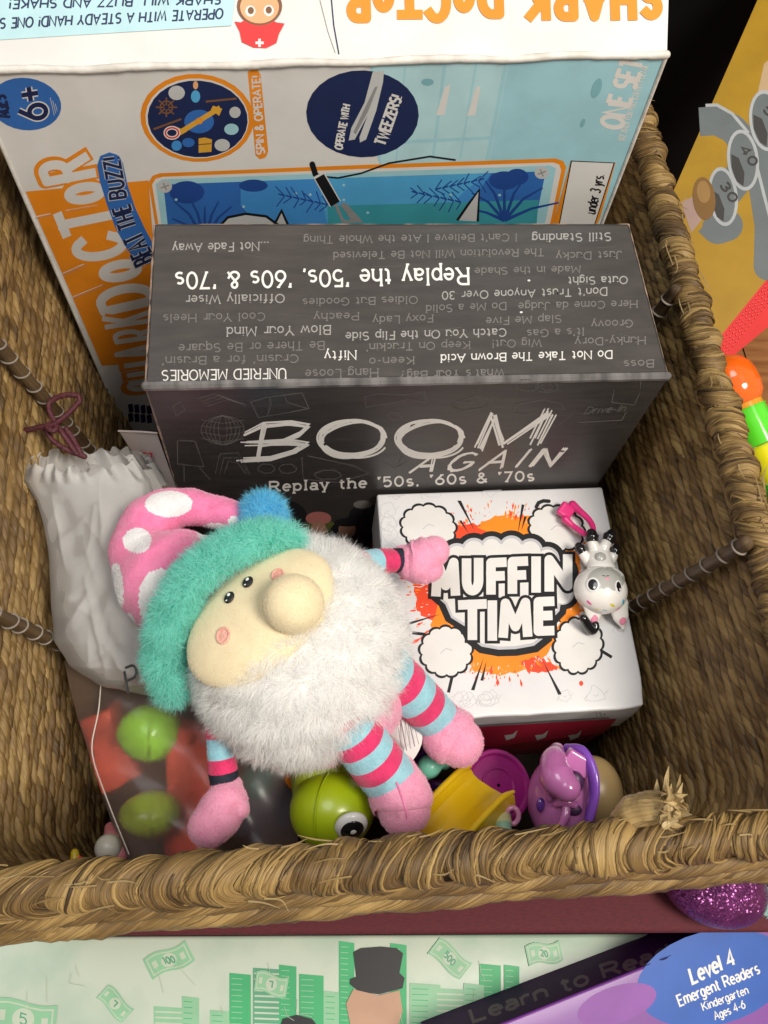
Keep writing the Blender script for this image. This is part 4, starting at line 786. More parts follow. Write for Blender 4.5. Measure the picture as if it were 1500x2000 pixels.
for x, y, r_ in bumps: pr.ellipse(*Zx(x, y + 4), r_ * .3667 - 8, r_ * .3667 - 7, 6)
LB_ = [('M', 332, 488, 672, 466), ('U', 494, 612, 668, 466), ('F', 624, 736, 662, 464), ('F', 738, 850, 658, 458), ('I', 856, 926, 652, 456), ('N', 934, 1086, 646, 448), ('T', 474, 630, 906, 688), ('I', 622, 694, 908, 690), ('M', 690, 872, 892, 680), ('E', 876, 990, 882, 672)]
for w, m in ((30, 3), (18.5, 6)):
    pr.layer()
    for ch, x0, x1, yb, yt in LB_:
        i_ = 27; gw, sts = GL[ch]
        for k in sts:
            q = np.array(k, float); xx = x0 + i_ + q[:, 0] / gw * (x1 - x0 - 2 * i_); yy = yb - i_ + q[:, 1] * (yt - yb + 2 * i_) - .04 * (xx - x0); pr.line(zp(np.stack([xx, yy], 1)), w, m, cap='sq')
pr.text('13+', Zx(1205, 1318), Zx(1262, 1308), (1, -9), 1.6, 3, gap=.25)
pr2 = Print(mb, (0, lo[1] - .0006, -.14), (0, -1, 0))
pr2.poly([(800, 1452), (800, 1428), (1205, 1404), (1178, 1432), (930, 1462)], 7); pr2.layer(); pr2.line([(830, 1424), (1190, 1402)], 2.4, 8)
for x in (985, 1045, 1110): pr2.poly([(x, 1436), (x + 16, 1434), (x + 26, 1426), (x + 20, 1440), (x + 4, 1446)], 6)
obj('lid', mb, MM, muffin)
mb = MB(); mb.rbox(lo + A(.0012, .0012, -.094), hi - A(.0012, .0012, .04), r=.001, n=3); obj('base', mb, mat('red_card', (.35, .02, .04), .4), muffin)
# ------------------------------------------------------------------ booklet beside the black box
I_pinkp = mat('booklet_paper', (.72, .62, .58), .35, (.66, .55, .52), scale=20)
mb = MB(); d0, d1 = .535, .565; g = []
for t in np.linspace(0, 1, 12):
    l = cd(232 + 85 * t, 842 + 130 * t, d0 + (d1 - d0) * t + .003 * math.sin(3 * t)); r_ = cd(306 + 44 * t, 846 + 125 * t, d0 - .004 + (d1 - d0) * t)
    g.append([l * (1 - u) + r_ * u - VIEW * .003 * math.sin(3.14 * u) for u in np.linspace(0, 1, 6)])
g = np.array(g); mb.grid(g); mb.grid(g + VIEW * .0012); mb.limb([g[0][0], g[0][3], g[0][5]], .0007, 0, res=4)
pr = Print(mb, g[4][3] - VIEW * .0012, np.cross(g[6][5] - g[4][0], g[8][3] - g[4][3]), lift=.0012)
pr.text('ying', (266, 888), (298, 891), (1, -11), 2.4, 1, serif=.08)
for k in range(6): pr.line([(276 + k * 6, 905 + k * 10), (310 + k * 3, 908 + k * 10)], 1.3, 2)
tag(obj('booklet', mb, [I_pinkp, I_red, I_gd]), 'pale pink printed rules booklet wedged left of the black box', 'booklet')
# ------------------------------------------------------------------ things in front of the basket
I_mint = mat('mint_card', (.34, .46, .36), .32, (.49, .56, .46), scale=16, bump=.06, bscale=120, contrast=(.4, .62), detail=9)
I_g1 = ink('print_green', (.05, .40, .16), .35); I_g2 = ink('print_pale_green', (.26, .52, .32), .35); I_g3 = ink('print_dark_green', (.10, .34, .20), .35); I_cream = ink('print_cream', (.50, .58, .46), .35)
mono = thing('board_game_box', (-.03, -.30, -.1), 'mint green board game box printed with banknotes and a skyline, below the basket', 'game box')
TL = A(-.2374, -.2355, -.20); TR = A(.213, -.2672, -.20); xd = unit(TR - TL); dd = -np.cross(A(0, 0, 1), xd); NM = A(0, 0, 1.)
mid = (TL + TR) / 2; q = [mid - xd * .26, mid + xd * .2, mid + xd * .2 + dd * .27, mid - xd * .26 + dd * .27]
mb = MB(); frm = (q[3], np.stack([xd, -dd, NM])); mb.rbox((0, 0, -.067), (.46, .27, 0), r=.0022, n=12, frame=frm)
pr = Print(mb, mid, NM)
def note(cx, cy, w, h, rot, st):
    c, s = math.cos(rot), math.sin(rot); R_ = lambda x, y: (cx + x * c - y * s, cy + x * s + y * c + 5 * math.sin(x / w * 3))
    P = [R_(x, -h) for x in np.linspace(-w, w, 8)] + [R_(x, h) for x in np.linspace(w, -w, 8)]; pr.layer(); pr.poly(P, 2); pr.layer()
    pr.poly([R_(x, -h * .8) for x in np.linspace(-w * .9, w * .9, 6)] + [R_(x, h * .8) for x in np.linspace(w * .9, -w * .9, 6)], 4); pr.layer(); pr.poly([R_(x, -h * .7) for x in np.linspace(-w * .85, w * .85, 6)] + [R_(x, h * .7) for x in np.linspace(w * .85, -w * .85, 6)], 2); pr.layer()
    pr.ellipse(cx, cy, w * .34, h * .62, 4, rot=math.degrees(rot)); pr.text(st, R_(-w * .07 * len(st) - 2, h * .3), R_(w * .07 * len(st) + 2, h * .3), (h * .6 * s, -h * .6 * c), 3, 3, gap=.25)
    for e in (-.65, .65): pr.poly([R_(e * w - w * .1, -h * .3), R_(e * w + w * .1, -h * .3), R_(e * w + w * .1, h * .3), R_(e * w - w * .1, h * .3)], 4)
def tower(x, y, w, m, st=0, h=None):
    pr.layer(); pr.poly([(x, y), (x + w, y + 4), (x + w, 2060), (x, 2060)], m)
    pr.layer()
    for k in range(1, 16):
        yy = y + k * 11
        if yy > 2040: break
        if st == 0: pr.line([(x + 3, yy), (x + w - 3, yy + 2)], 3.5, 4)
        else: pr.line([(x + 4, yy), (x + w * .6, yy + 1)], 1.6, 2 if m == 1 else 1)
for x, y, w, m, st in ((300, 1965, 60, 2, 0), (355, 1945, 34, 2, 1), (410, 1972, 40, 2, 1), (448, 1900, 42, 1, 1), (494, 1890, 62, 3, 0), (545, 1884, 34, 1, 1), (584, 1902, 48, 1, 1), (632, 1935, 36, 2, 1), (662, 1838, 30, 1, 1), (762, 1842, 32, 1, 1), (800, 1920, 60, 2, 1), (850, 1930, 70, 2, 0), (936, 1882, 42, 1, 1), (984, 1884, 30, 1, 1), (905, 1920, 40, 2, 1)): tower(x, y, w, m, st)
note(330, 1875, 46, 22, -.45, '100'); note(225, 1960, 34, 18, .75, '1'); note(46, 1990, 64, 34, .1, '5'); note(530, 1922, 32, 20, .15, '1'); note(878, 1872, 40, 20, .65, '500'); note(1062, 1862, 34, 20, -.2, '20')
# plain stand-in for the printed figure: a black hat above a warm beige patch
pr.layer(); pr.poly([(690, 1860), (705, 1852), (745, 1849), (775, 1852), (787, 1862), (780, 1900), (790, 1910), (786, 1930), (740, 1942), (700, 1936), (683, 1922), (684, 1912), (696, 1908)], 5); pr.layer(); pr.poly([(690, 1932), (740, 1944), (780, 1934), (786, 1975), (770, 2030), (690, 2030), (676, 1960)], 6)
pr.layer(); pr.poly([(552, 1990), (580, 1982), (610, 1990), (640, 2030), (540, 2030)], 5); pr.text('AGES', (1254, 1862), (1310, 1858), (2, -13), 4, 5, gap=.2)
for k in range(14): x, y = random.uniform(20, 1000), random.uniform(1840, 1990); pr.line([(x, y), (x + random.uniform(-6, 14), y + random.uniform(5, 30)), (x + random.uniform(0, 30), y + random.uniform(20, 55))], .8, 4)
obj('lid', mb, [I_mint, I_g1, I_g2, I_g3, I_cream, I_black, ink('print_beige', (.50, .30, .20), .4)], mono)
M_burg = mat('burgundy_cloth', (.105, .009, .017), .75, (.075, .006, .012), scale=300, bump=.3, bscale=1500, stretch=(1, 4, 1))
mb = MB(); mb.rbox((0, 0, 0), (.40, .030, .147), r=.003, n=10, frame=(mid - xd * .20 - dd * .0015 - A(0, 0, .067), np.stack([xd, -dd, NM])))
tag(obj('storage_binder', mb, M_burg), 'dark burgundy cloth covered binder squeezed between basket and mint box', 'binder')
# purple workbook box lying on the mint box
C_pur = mat('purple_card', (.19, .05, .29), .42, (.155, .04, .25), scale=12, coat=.08); C_dpur = mat('dark_purple_card', (.075, .012, .11), .6, (.055, .009, .085), scale=20, spec=.2); I_cobalt = ink('print_cobalt', (.035, .11, .42), .3); I_lav = ink('print_lavender', (.25, .09, .35), .4)
th_ = .046; pl0 = A(.1, -.26, -.20 + th_); NB = unit(A(0, 0, 1) * math.cos(.2) - A(-.35, .9, 0) * math.sin(.2))
def onpl(x, y, o=pl0): r = ray(x, y); return CC + r * (((o - CC) @ NB) / (r @ NB))
e0 = onpl(960, 2008); e1 = onpl(1520, 1783); ex = unit(e1 - e0); ey = np.cross(NB, ex); e0 = e0 - ex * .03
book = thing('reading_set_box', e0 + ex * .1 - ey * .08 - NB * th_, 'glossy purple early reader box with a blue Level 4 circle, lying tilted at bottom right', 'book box')
mb = MB(); frm = (e0 - ey * .17 - NB * th_, np.stack([ex, ey, NB])); mb.rbox((0, 0, 0), (.25, .17, th_), r=.0014, n=10, frame=frm)
pr = Print(mb, pl0, NB); pr.ellipse(1392, 1910, 152, 92, 2, rot=-14); pr.layer(); pr.ellipse(1205, 1962, 80, 36, 3, rot=-18)
pr.text('Level 4', (1353, 1921), (1436, 1883), (-8, -29), 5.2, 4, gap=.2); pr.text('Emergent Readers', (1328, 1965), (1484, 1900), (-7, -20), 3.3, 4, gap=.2)
pr.text('Kindergarten', (1374, 1974), (1462, 1940), (-5, -15), 2.3, 4, gap=.2); pr.text('Ages 4-6', (1397, 1992), (1456, 1968), (-5, -15), 2.3, 4, gap=.2)
obj('cover', mb, [C_pur, C_dpur, I_cobalt, I_lav, I_white], book)
mb = MB(); c0 = e0 + ey * .0003; mb.panel([c0 - NB * .001, c0 + ex * .249 - NB * .001, c0 + ex * .249 - NB * (th_ - .001), c0 - NB * (th_ - .001)], 12, 4, 0)
pr = Print(mb, c0, ey); I_spine = ink('spine_letter', (.22, .15, .20), .5); pr.text('Learn to Read', (925, 1996), (1308, 1868), (-8, -24), 6.5, 1, gap=.2)
obj('spine', mb, [C_dpur, I_spine], book)
# glitter egg and the teal plush
def glitter():
    m = mat('glitter_purple', (.20, .035, .17), .3, (.12, .018, .11), scale=80, metal=.6, spec=.8); nt = m.node_tree; N = nt.nodes; L = nt.links; b = N['Principled BSDF']
    tc = N.new('ShaderNodeTexCoord'); v = N.new('ShaderNodeTexVoronoi'); v.inputs['Scale'].default_value = 1400; L.new(tc.outputs['Object'], v.inputs['Vector'])
    mx = N.new('ShaderNodeMixRGB'); mx.blend_type = 'MIX'; mx.inputs[0].default_value = .55; g = N.new('ShaderNodeNewGeometry'); L.new(g.outputs['Normal'], mx.inputs[1])
    vs = N.new('ShaderNodeVectorMath'); vs.operation = 'MULTIPLY_ADD'; vs.inputs[1].default_value = (1.1, 1.1, 1.1); vs.inputs[2].default_value = (-.55, -.55, -.55); L.new(v.outputs['Color'], vs.inputs[0])
    ad = N.new('ShaderNodeVectorMath'); ad.operation = 'ADD'; L.new(g.outputs['Normal'], ad.inputs[0]); L.new(vs.outputs[0], ad.inputs[1]); nn = N.new('ShaderNodeVectorMath'); nn.operation = 'NORMALIZE'; L.new(ad.outputs[0], nn.inputs[0]); L.new(nn.outputs[0], b.inputs['Normal'])
    return m
ec = cd(1402, 1728, .432); mb = MB(); a1 = unit(RIGHT * .9 - UP * .35); a2 = unit(np.cross(VIEW, a1)); mb.ell(ec, [a2 * .0205, -VIEW * .0205, a1 * .0275], 48, 32, disp=lambda D: -.09 * np.clip(D[:, 2], -1, 1))
tag(obj('glitter_egg', mb, glitter()), 'purple glitter egg lying under the front right rim', 'toy egg')
plush = thing('plush_toy', cd(1515, 1735, .46), 'pale teal plush toy cut off at the right edge', 'plush toy'); M_tealp = mat('teal_plush', (.42, .62, .60), .9, (.34, .54, .53), scale=120, bump=.6, bscale=700, sheen=.5)
mb = MB(); mb.ell(cd(1508, 1737, .455), [RIGHT * .020, UP * .021, VIEW * .018], 32, 20); mb.fur(9000, .0022, .0003, jit=.8, seed=4); obj('head', mb, M_tealp, plush)
mb = MB(); mb.ell(cd(1494, 1727, .4385), [RIGHT * .002, UP * .002, VIEW * .0012], 14, 10); obj('eye', mb, mat('black_bead', (.01, .01, .01), .15), plush)
# ------------------------------------------------------------------ right of the basket
I_yel = ink('print_mustard', (.36, .205, .008), .4); I_slate = ink('print_slate', (.13, .15, .155), .4); I_ring = ink('print_ring_grey', (.38, .40, .41), .4); I_hole = ink('print_hole', (.045, .042, .04), .5); I_ball = ink('print_ball_brown', (.20, .10, .022), .35); I_ball2 = ink('print_ball_tan', (.30, .17, .05), .35); I_tan = ink('print_tan', (.46, .32, .18), .4); I_pkk = ink('print_dusty_pink', (.36, .24, .20), .4)
yd_ = .60; o_ = cd(1400, 350, yd_); nY = unit(-VIEW * .9 + RIGHT * -.15 + UP * .1)
def ony(x, y): r = ray(x, y); return CC + r * (((o_ - CC) @ nY) / (r @ nY))
ybox = thing('arcade_game_box', ony(1420, 420), 'mustard yellow and red game box with numbered grey rings 30, 40 and 50', 'game box')
a, b_, c_, d_ = ony(1488, -20), ony(1316, 372), ony(1398, 664), ony(1800, 300)
b_ = ony(1300, 408); a = ony(1497, -40); c_ = ony(1398, 668); d_ = ony(1620, 395); e_ = ony(1640, -260)
mb = MB(); poly = [a, b_, c_, d_, e_]; n5 = len(poly); bk = [p - nY * .05 for p in poly]
mb.add(np.array(poly + [sum(poly) / n5]), [(i, (i + 1) % n5, n5) for i in range(n5)], 0)
for i in range(n5):
    if i != 2: mb.panel([poly[i], poly[(i + 1) % n5], bk[(i + 1) % n5], bk[i]], 3, 3, 8)
mb.add(np.array(bk), [tuple(range(n5))], 8)
pr = Print(mb, o_, nY)
for q, w in (([(1366, 238), (1400, 236), (1432, 252), (1462, 290), (1488, 350), (1502, 440), (1500, 520)], 56), ([(1386, 430), (1402, 446), (1420, 440)], 62), ([(1400, 400), (1440, 350), (1480, 290)], 60)): pr.line(q, w, 1); pr.ellipse(q[-1][0], q[-1][1], w / 2, w / 2, 1)
pr.layer(); 
pr.line([(1378, 206), (1400, 205), (1430, 222), (1462, 260)], 6, 2); pr.poly([(1330, 395), (1362, 380), (1370, 430), (1350, 455)], 7); pr.poly([(1492, 125), (1520, 100), (1520, 200), (1478, 190)], 6)
pr.layer(); pr.line([(1472, 300), (1492, 380), (1510, 450)], 6, 2)
for cx, cy, st, rx, ry in ((1412, 384, '30', 29, 58), (1451, 313, '40', 31, 60), (1496, 236, '50', 33, 60)):
    pr.layer(); pr.ellipse(cx, cy, rx, ry, 2, rot=-6); pr.layer(); pr.ellipse(cx, cy, rx - 6, ry - 7, 1, rot=-6); pr.layer(); pr.poly([(cx - rx + 8, cy - 12), (cx - 8, cy - 4), (cx + 3, cy + 25), (cx + 1, cy + ry - 10), (cx - 12, cy + ry - 18), (cx - rx + 9, cy + 15)], 3)
    pr.text(st, (cx - 6, cy - 22), (cx + 16, cy + 12), (14, -8), 4.5, 3, gap=.3)
pr.layer(); pr.ellipse(1375, 388, 22, 42, 4, rot=-6); pr.layer(); pr.ellipse(1374, 375, 13, 22, 5, rot=-6)
obj('cover_panel', mb, [I_yel, I_slate, I_ring, I_hole, I_ball, I_ball2, I_tan, I_pkk, M_dark], ybox)
M_redm = mat('red_textured_card', (.62, .018, .018), .4, (.50, .012, .015), scale=20); mb = MB(); sd = unit(unit(c_ - b_) - nY * 0.55)
s0, s1 = c_, d_; s3 = cd(1412, 712, .592); s2 = s1 + (s3 - s0) * 2.6 + (s1 - s0) * .02
mb.panel([s0, s1, s2, s3], 4, 4, 0); nS = unit(np.cross(s1 - s0, s3 - s0)); nS = nS if nS @ (CC - s0) > 0 else -nS
ux = unit(s1 - s0); uy = unit(s3 - s0)
for i in range(34):
    for j in range(14):
        p = s0 + ux * (.004 + i * .0035 + (j % 2) * .0017) + uy * (.003 + j * .0033)
        if .006 + j * .0033 < np.linalg.norm(s3 - s0) and .008 + i * .0035 < np.linalg.norm(s1 - s0): mb.ell(p, [ux * .0012, uy * .0012, nS * .0007], 6, 5)
obj('side_panel', mb, M_redm, ybox)
# see-through plastic baton
tube = thing('plastic_baton', cd(1470, 820, .57), 'bright plastic baton with orange cap and green and yellow sections beside the basket', 'toy baton')
def clearp(n, c): 
    m = mat(n, c, .12, coat=.6, spec=.6); b = m.node_tree.nodes['Principled BSDF']; b.inputs['Subsurface Weight'].default_value = .5; b.inputs['Subsurface Scale'].default_value = .01; return m
P0 = cd(1428, 742, .565); P1 = cd(1545, 985, .555); ax = unit(P1 - P0); LT = np.linalg.norm(P1 - P0)
cols = [clearp('plastic_orange', (.95, .16, .01)), clearp('plastic_amber', (.95, .35, .02)), clearp('plastic_green', (.12, .75, .03)), clearp('plastic_yellow', (.85, .80, .02))]
for k, (t0, t1, r_, m) in enumerate(((.0, .08, .017, 0), (.085, .24, .0125, 1), (.24, .52, .013, 2), (.525, .80, .013, 3), (.80, 1.1, .013, 2))):
    mb = MB(); mb.limb([P0 + ax * LT * t0, P0 + ax * LT * (t0 + t1) / 2, P0 + ax * LT * t1], r_, 0, sides=24, res=6, cap=(k == 0))
    if k: mb.limb([P0 + ax * LT * (t0 + .002), P0 + ax * LT * (t0 + .012)], r_ + .0006, 0, sides=24, res=1, cap=False)
    obj('end_cap' if k == 0 else 'tube_section', mb, cols[m], tube, label=None if k == 0 else ['', 'amber section next to the cap', 'green section', 'yellow section', 'far green section'][k])
# ------------------------------------------------------------------ gnome plush
PX = lambda n, d: n * d / F                                     # length of n photo pixels at a depth
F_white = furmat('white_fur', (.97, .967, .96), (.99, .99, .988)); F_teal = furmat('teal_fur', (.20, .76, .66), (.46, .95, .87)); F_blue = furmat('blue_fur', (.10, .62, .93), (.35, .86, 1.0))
B_white = mat('white_backing', (.85, .84, .82), .9); B_teal = mat('teal_backing', (.08, .50, .42), .9); B_blue = mat('blue_backing', (.08, .52, .85), .9)
P_pink = mat('pink_plush', (.83, .23, .44), .9, (.76, .18, .37), scale=150, bump=.5, bscale=900, sheen=.5); P_lpink = mat('light_pink_plush', (.87, .36, .52), .9, (.80, .30, .46), scale=150, bump=.5, bscale=900, sheen=.5)
P_white = mat('white_plush', (.82, .81, .82), .9, (.75, .74, .75), scale=150, bump=.5, bscale=900, sheen=.4); P_cream = mat('cream_plush', (.80, .69, .46), .9, (.76, .645, .42), scale=120, bump=.15, bscale=1300, sheen=.3)
P_blue = mat('pale_blue_plush', (.33, .62, .72), .9, (.28, .55, .65), scale=150, bump=.5, bscale=900, sheen=.4); P_mag = mat('magenta_plush', (.75, .035, .16), .9, (.64, .025, .13), scale=150, bump=.5, bscale=900, sheen=.3); P_navy = mat('navy_plush', (.012, .016, .03), .85, (.02, .025, .045), scale=150, bump=.5, bscale=900)
T_black = mat('embroidery_black', (.012, .011, .012), .45, bump=.4, bscale=1500); T_cheek = mat('embroidery_coral', (.78, .34, .28), .7, (.84, .50, .40), scale=300, bump=.6, bscale=1200)
gnome = thing('gnome_plush', cd(590, 1270, .433), 'plush gnome with pink spotted hat, teal fur brim, white beard and striped legs', 'plush toy')
GC = cd(584, 1268, .433); gx = unit(RIGHT * .74 + UP * .67); gu = unit(RIGHT * -.67 + UP * .74); gv = -VIEW
def pic(P): 
    q = (P - CC) @ CM; return np.stack([750 + F * q[:, 0] / -q[:, 2], 1000 - F * q[:, 1] / -q[:, 2]], 1)
BR_ = .0530
def bodypt(x, y):
    r = unit(ray(x, y)); oc = CC - GC; b = oc @ r; c = oc @ oc - BR_ ** 2; t = -b - math.sqrt(max(b * b - c, 0)); p = CC + r * t; return p, unit(p - GC)
fa = A(.74, -.67)
def inface(p2, k=1.0):
    d = p2 - A(488, 1190); u = d @ fa; v = d @ A(.67, .74)
    return (u / (156 * k)) ** 2 + (v / (90 * k)) ** 2 < 1
# beard and body
mb = MB(); mb.ell(GC, [RIGHT * BR_, UP * BR_ * 1.05, VIEW * BR_], 96, 64); n0 = len(mb.f)
kp = lambda P, N: ~inface(pic(P), .97) & ((P - CC) @ VIEW < .47)
down = unit(RIGHT * .35 - UP * .75)
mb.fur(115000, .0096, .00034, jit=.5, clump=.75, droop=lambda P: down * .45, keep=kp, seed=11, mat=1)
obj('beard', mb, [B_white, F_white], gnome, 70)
mb = MB(); mb.ell(GC + VIEW * .004 + RIGHT * .010 - UP * .018, [RIGHT * .047, UP * .042, VIEW * .04], 40, 24); mb.fur(6000, .0018, .0003, jit=.8, seed=3); obj('lower_body', mb, P_lpink, gnome)
fc, fn = bodypt(490, 1190); mb = MB(); f1 = unit(np.cross(fn, A(0, 0, 1))); fx = unit(gx - fn * (gx @ fn)); fy = np.cross(fn, fx)
mb.ell(fc - fn * .009, [fx * .0405, fy * .0285, fn * .0125], 56, 36); mb.fur(14000, .0006, .0002, jit=.9, seed=5); obj('face', mb, P_cream, gnome)
def facept(x, y):
    # meets the flattened face ellipsoid
    B = np.stack([fx * .0405, fy * .0285, fn * .0125]); Bi = np.linalg.inv(B); o = (CC - (fc - fn * .009)) @ Bi; r0 = ray(x, y); d = r0 @ Bi
    a = d @ d; b = 2 * o @ d; c = o @ o - 1; D = b * b - 4 * a * c; t = (-b - math.sqrt(max(D, 0))) / (2 * a); p = CC + r0 * t; q = (p - (fc - fn * .009)) @ Bi; return p, unit((q / A(.0405, .0285, .0125)) @ np.stack([fx, fy, fn]))
mb = MB(); np_, nn_ = facept(572, 1188); nc = cd(573, 1180, (np_ - CC) @ VIEW - .003); mb.ell(nc, [RIGHT * .0139, UP * .0136, VIEW * .0125], 40, 28, disp=lambda D: .015 * snoise(D, 2, 4)); mb.fur(7000, .0006, .0002, jit=.9, seed=6); obj('nose', mb, P_cream, gnome)
for x, y in ((485, 1138), (449, 1168)):
    p, n = facept(x, y); a = unit(RIGHT - n * (RIGHT @ n)); b = np.cross(n, a); mb = MB(); mb.ell(p + n * .0006, [a * PX(12.5, .375), b * PX(14, .375), n * .0010], 24, 14)
    eye = obj('eye', mb, T_black, gnome); mb = MB(); mb.ell(p + n * .0016 + b * .0009 + a * .0002, [a * .0009, b * .0009, n * .0004], 12, 8); mb.ell(p + n * .0011 - b * .0018 - a * .0008, [a * .0008, b * .0004, n * .0005], 10, 6); obj('eye_highlight', mb, P_white, eye)
for x, y, s_ in ((437, 1242, 14), (543, 1124, 12)):
    p, n = facept(x, y); a = unit(RIGHT - n * (RIGHT @ n)); b = np.cross(n, a); mb = MB(); mb.ell(p, [a * PX(s_, .375), b * PX(s_ + 2, .375), n * .0007], 24, 12)
    mb.limb([p + n * .0005 + PX(s_, .375) * (math.cos(q) * a + math.sin(q) * b * 1.1) for q in np.linspace(0, 6.283, 24, endpoint=False)], .0006, sides=6, res=1, closed=True); obj('cheek', mb, T_cheek, gnome)
# fur brim
bp = [(338, 1345, .420), (320, 1286, .412), (335, 1202, .404), (378, 1128, .400), (438, 1080, .400), (508, 1050, .404), (572, 1050, .412)]
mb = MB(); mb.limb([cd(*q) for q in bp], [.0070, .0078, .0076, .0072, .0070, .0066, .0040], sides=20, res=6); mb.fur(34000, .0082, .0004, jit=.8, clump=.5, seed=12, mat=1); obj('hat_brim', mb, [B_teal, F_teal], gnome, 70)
# hat: a cone that curls over to the pompom
hp = [(428, 1172, .440, 106), (374, 1156, .441, 118), (324, 1120, .446, 102), (286, 1074, .452, 70), (288, 1030, .456, 56), (322, 1001, .458, 47), (366, 990, .458, 38), (420, 999, .456, 33), (480, 1010, .452, 28)]
spots = [(330, 985, 46, 26), (270, 1055, 28, 24), (317, 1170, 46, 62), (228, 1150, 14, 52), (420, 1040, 34, 18), (458, 1020, 12, 12), (250, 1225, 16, 30)]
def hatmat(c, t):
    q = pic(c); m = np.zeros(len(q), int)
    for x, y, a, b in spots: m |= (((q[:, 0] - x) / a) ** 2 + ((q[:, 1] - y) / b) ** 2 < 1)
    return m
wr = lambda P: .0011 * snoise(P, 120, 6) * 1.0
mb = MB(); mb.limb([cd(x, y, d) for x, y, d, r_ in hp], [PX(r_, d) for x, y, d, r_ in hp], hatmat, sides=120, res=16, disp=wr); mb.fur(30000, .0009, .0002, jit=.8, seed=13); obj('hat', mb, [P_pink, P_white], gnome, 80)
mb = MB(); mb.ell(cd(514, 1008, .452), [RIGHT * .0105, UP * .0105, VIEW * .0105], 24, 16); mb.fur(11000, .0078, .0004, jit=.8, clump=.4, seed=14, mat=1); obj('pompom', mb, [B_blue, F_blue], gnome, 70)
# limbs: striped tubes with plump ends
def stripes(bands):
    ed = np.array([b[0] for b in bands]); mm = np.array([b[1] for b in bands])
    return lambda c, t: mm[np.clip(np.searchsorted(ed, t, 'right') - 1, 0, len(mm) - 1)]
PM = [P_mag, P_blue, P_navy]
def sleeve(name, a, b, r0, r1, bands, seed):
    mb = MB(); a = cd(*a); b = cd(*b); mb.limb([a + (b - a) * t for t in np.linspace(0, 1, 5)], np.interp(np.linspace(0, 1, 5), [0, .5, 1], [r0, (r0 + r1) / 2 * 1.03, r1]), stripes(bands), sides=32, res=16, cap=False, disp=lambda P: .0004 * snoise(P, 300, seed)); mb.fur(5000, .0008, .0002, jit=.9, seed=seed); return obj(name, mb, PM, gnome)
sleeve('arm', (425, 1412, .425), (440, 1535, .424), PX(24, .425), PX(28, .424), [(0, 0), (.22, 1), (.55, 0), (.77, 2)], 31)
sleeve('arm', (690, 1102, .447), (792, 1092, .474), PX(23, .447), PX(24, .47), [(0, 0), (.18, 1), (.46, 0), (.74, 2)], 32)
sleeve('leg', (655, 1385, .405), (762, 1522, .424), PX(46, .432), PX(52, .43), [(0, 0), (.13, 1), (.30, 0), (.46, 1), (.62, 0), (.80, 1)], 33)
sleeve('leg', (745, 1295, .420), (858, 1408, .450), PX(46, .445), PX(44, .45), [(0, 1), (.2, 0), (.37, 1), (.56, 0), (.74, 1), (.96, 0)], 34)
def plump(name, pts, seed, n=6500, extra=None):
    mb = MB(); mb.limb([cd(x, y, d) for x, y, d, r_ in pts], [PX(r_, d) for x, y, d, r_ in pts], sides=36, res=8, disp=lambda P: .0006 * snoise(P, 140, seed))
    if extra: mb.limb([cd(x, y, d) for x, y, d, r_ in extra], [PX(r_, d) for x, y, d, r_ in extra], sides=28, res=8)
    mb.fur(n, .0009, .0002, jit=.85, seed=seed); return obj(name, mb, P_lpink, gnome, 80)
plump('hand', [(442, 1540, .424, 32), (440, 1565, .420, 44), (428, 1590, .417, 46), (408, 1612, .414, 42)], 41, extra=[(440, 1562, .420, 38), (456, 1574, .417, 32), (466, 1580, .416, 22)])
plump('hand', [(790, 1094, .474, 30), (815, 1096, .473, 44), (838, 1082, .472, 38), (848, 1076, .472, 30)], 42, extra=[(808, 1098, .473, 38), (832, 1110, .471, 32), (840, 1112, .470, 26)])
plump('foot', [(768, 1518, .430, 52), (780, 1550, .424, 60), (788, 1568, .421, 60), (790, 1580, .420, 52)], 43)
plump('foot', [(858, 1408, .455, 46), (875, 1432, .450, 56), (888, 1444, .447, 56), (896, 1450, .446, 48)], 44)
mb = MB(); sp = [cd(775, 1530, .3925), cd(788, 1565, .3850), cd(796, 1598, .3862)]
mb.limb(sp, .0007, sides=6, res=8); obj('foot_seam', mb, P_pink, gnome)
# care label
M_tag = mat('satin_label', (.86, .85, .84), .5); 
mb = MB(); g = []
for t in np.linspace(0, 1, 12):
    l = cd(764 - 14 * math.sin(3.1 * t) + 8 * t, 1362 + 88 * t, .436 + .01 * t); r_ = cd(782 + 42 * math.sin(2.6 * t) + 2 * t, 1366 + 120 * t, .440 + .006 * t); g.append([l, (l + r_) / 2 - VIEW * .0025, r_])
g = np.array(g); mb.grid(g); mb.grid(g + VIEW * .0004); gm = (g[5][0] + g[6][2]) / 2 - VIEW * .0032
pr = Print(mb, gm, -VIEW + RIGHT * -.05)
for k in range(5): pr.line([(772 + k * 8, 1390 + k * 2), (786 + k * 8, 1470 - k * 4)], 2.0 if k % 2 else 1.2, 1)
obj('care_label', mb, [M_tag, I_gd], gnome)
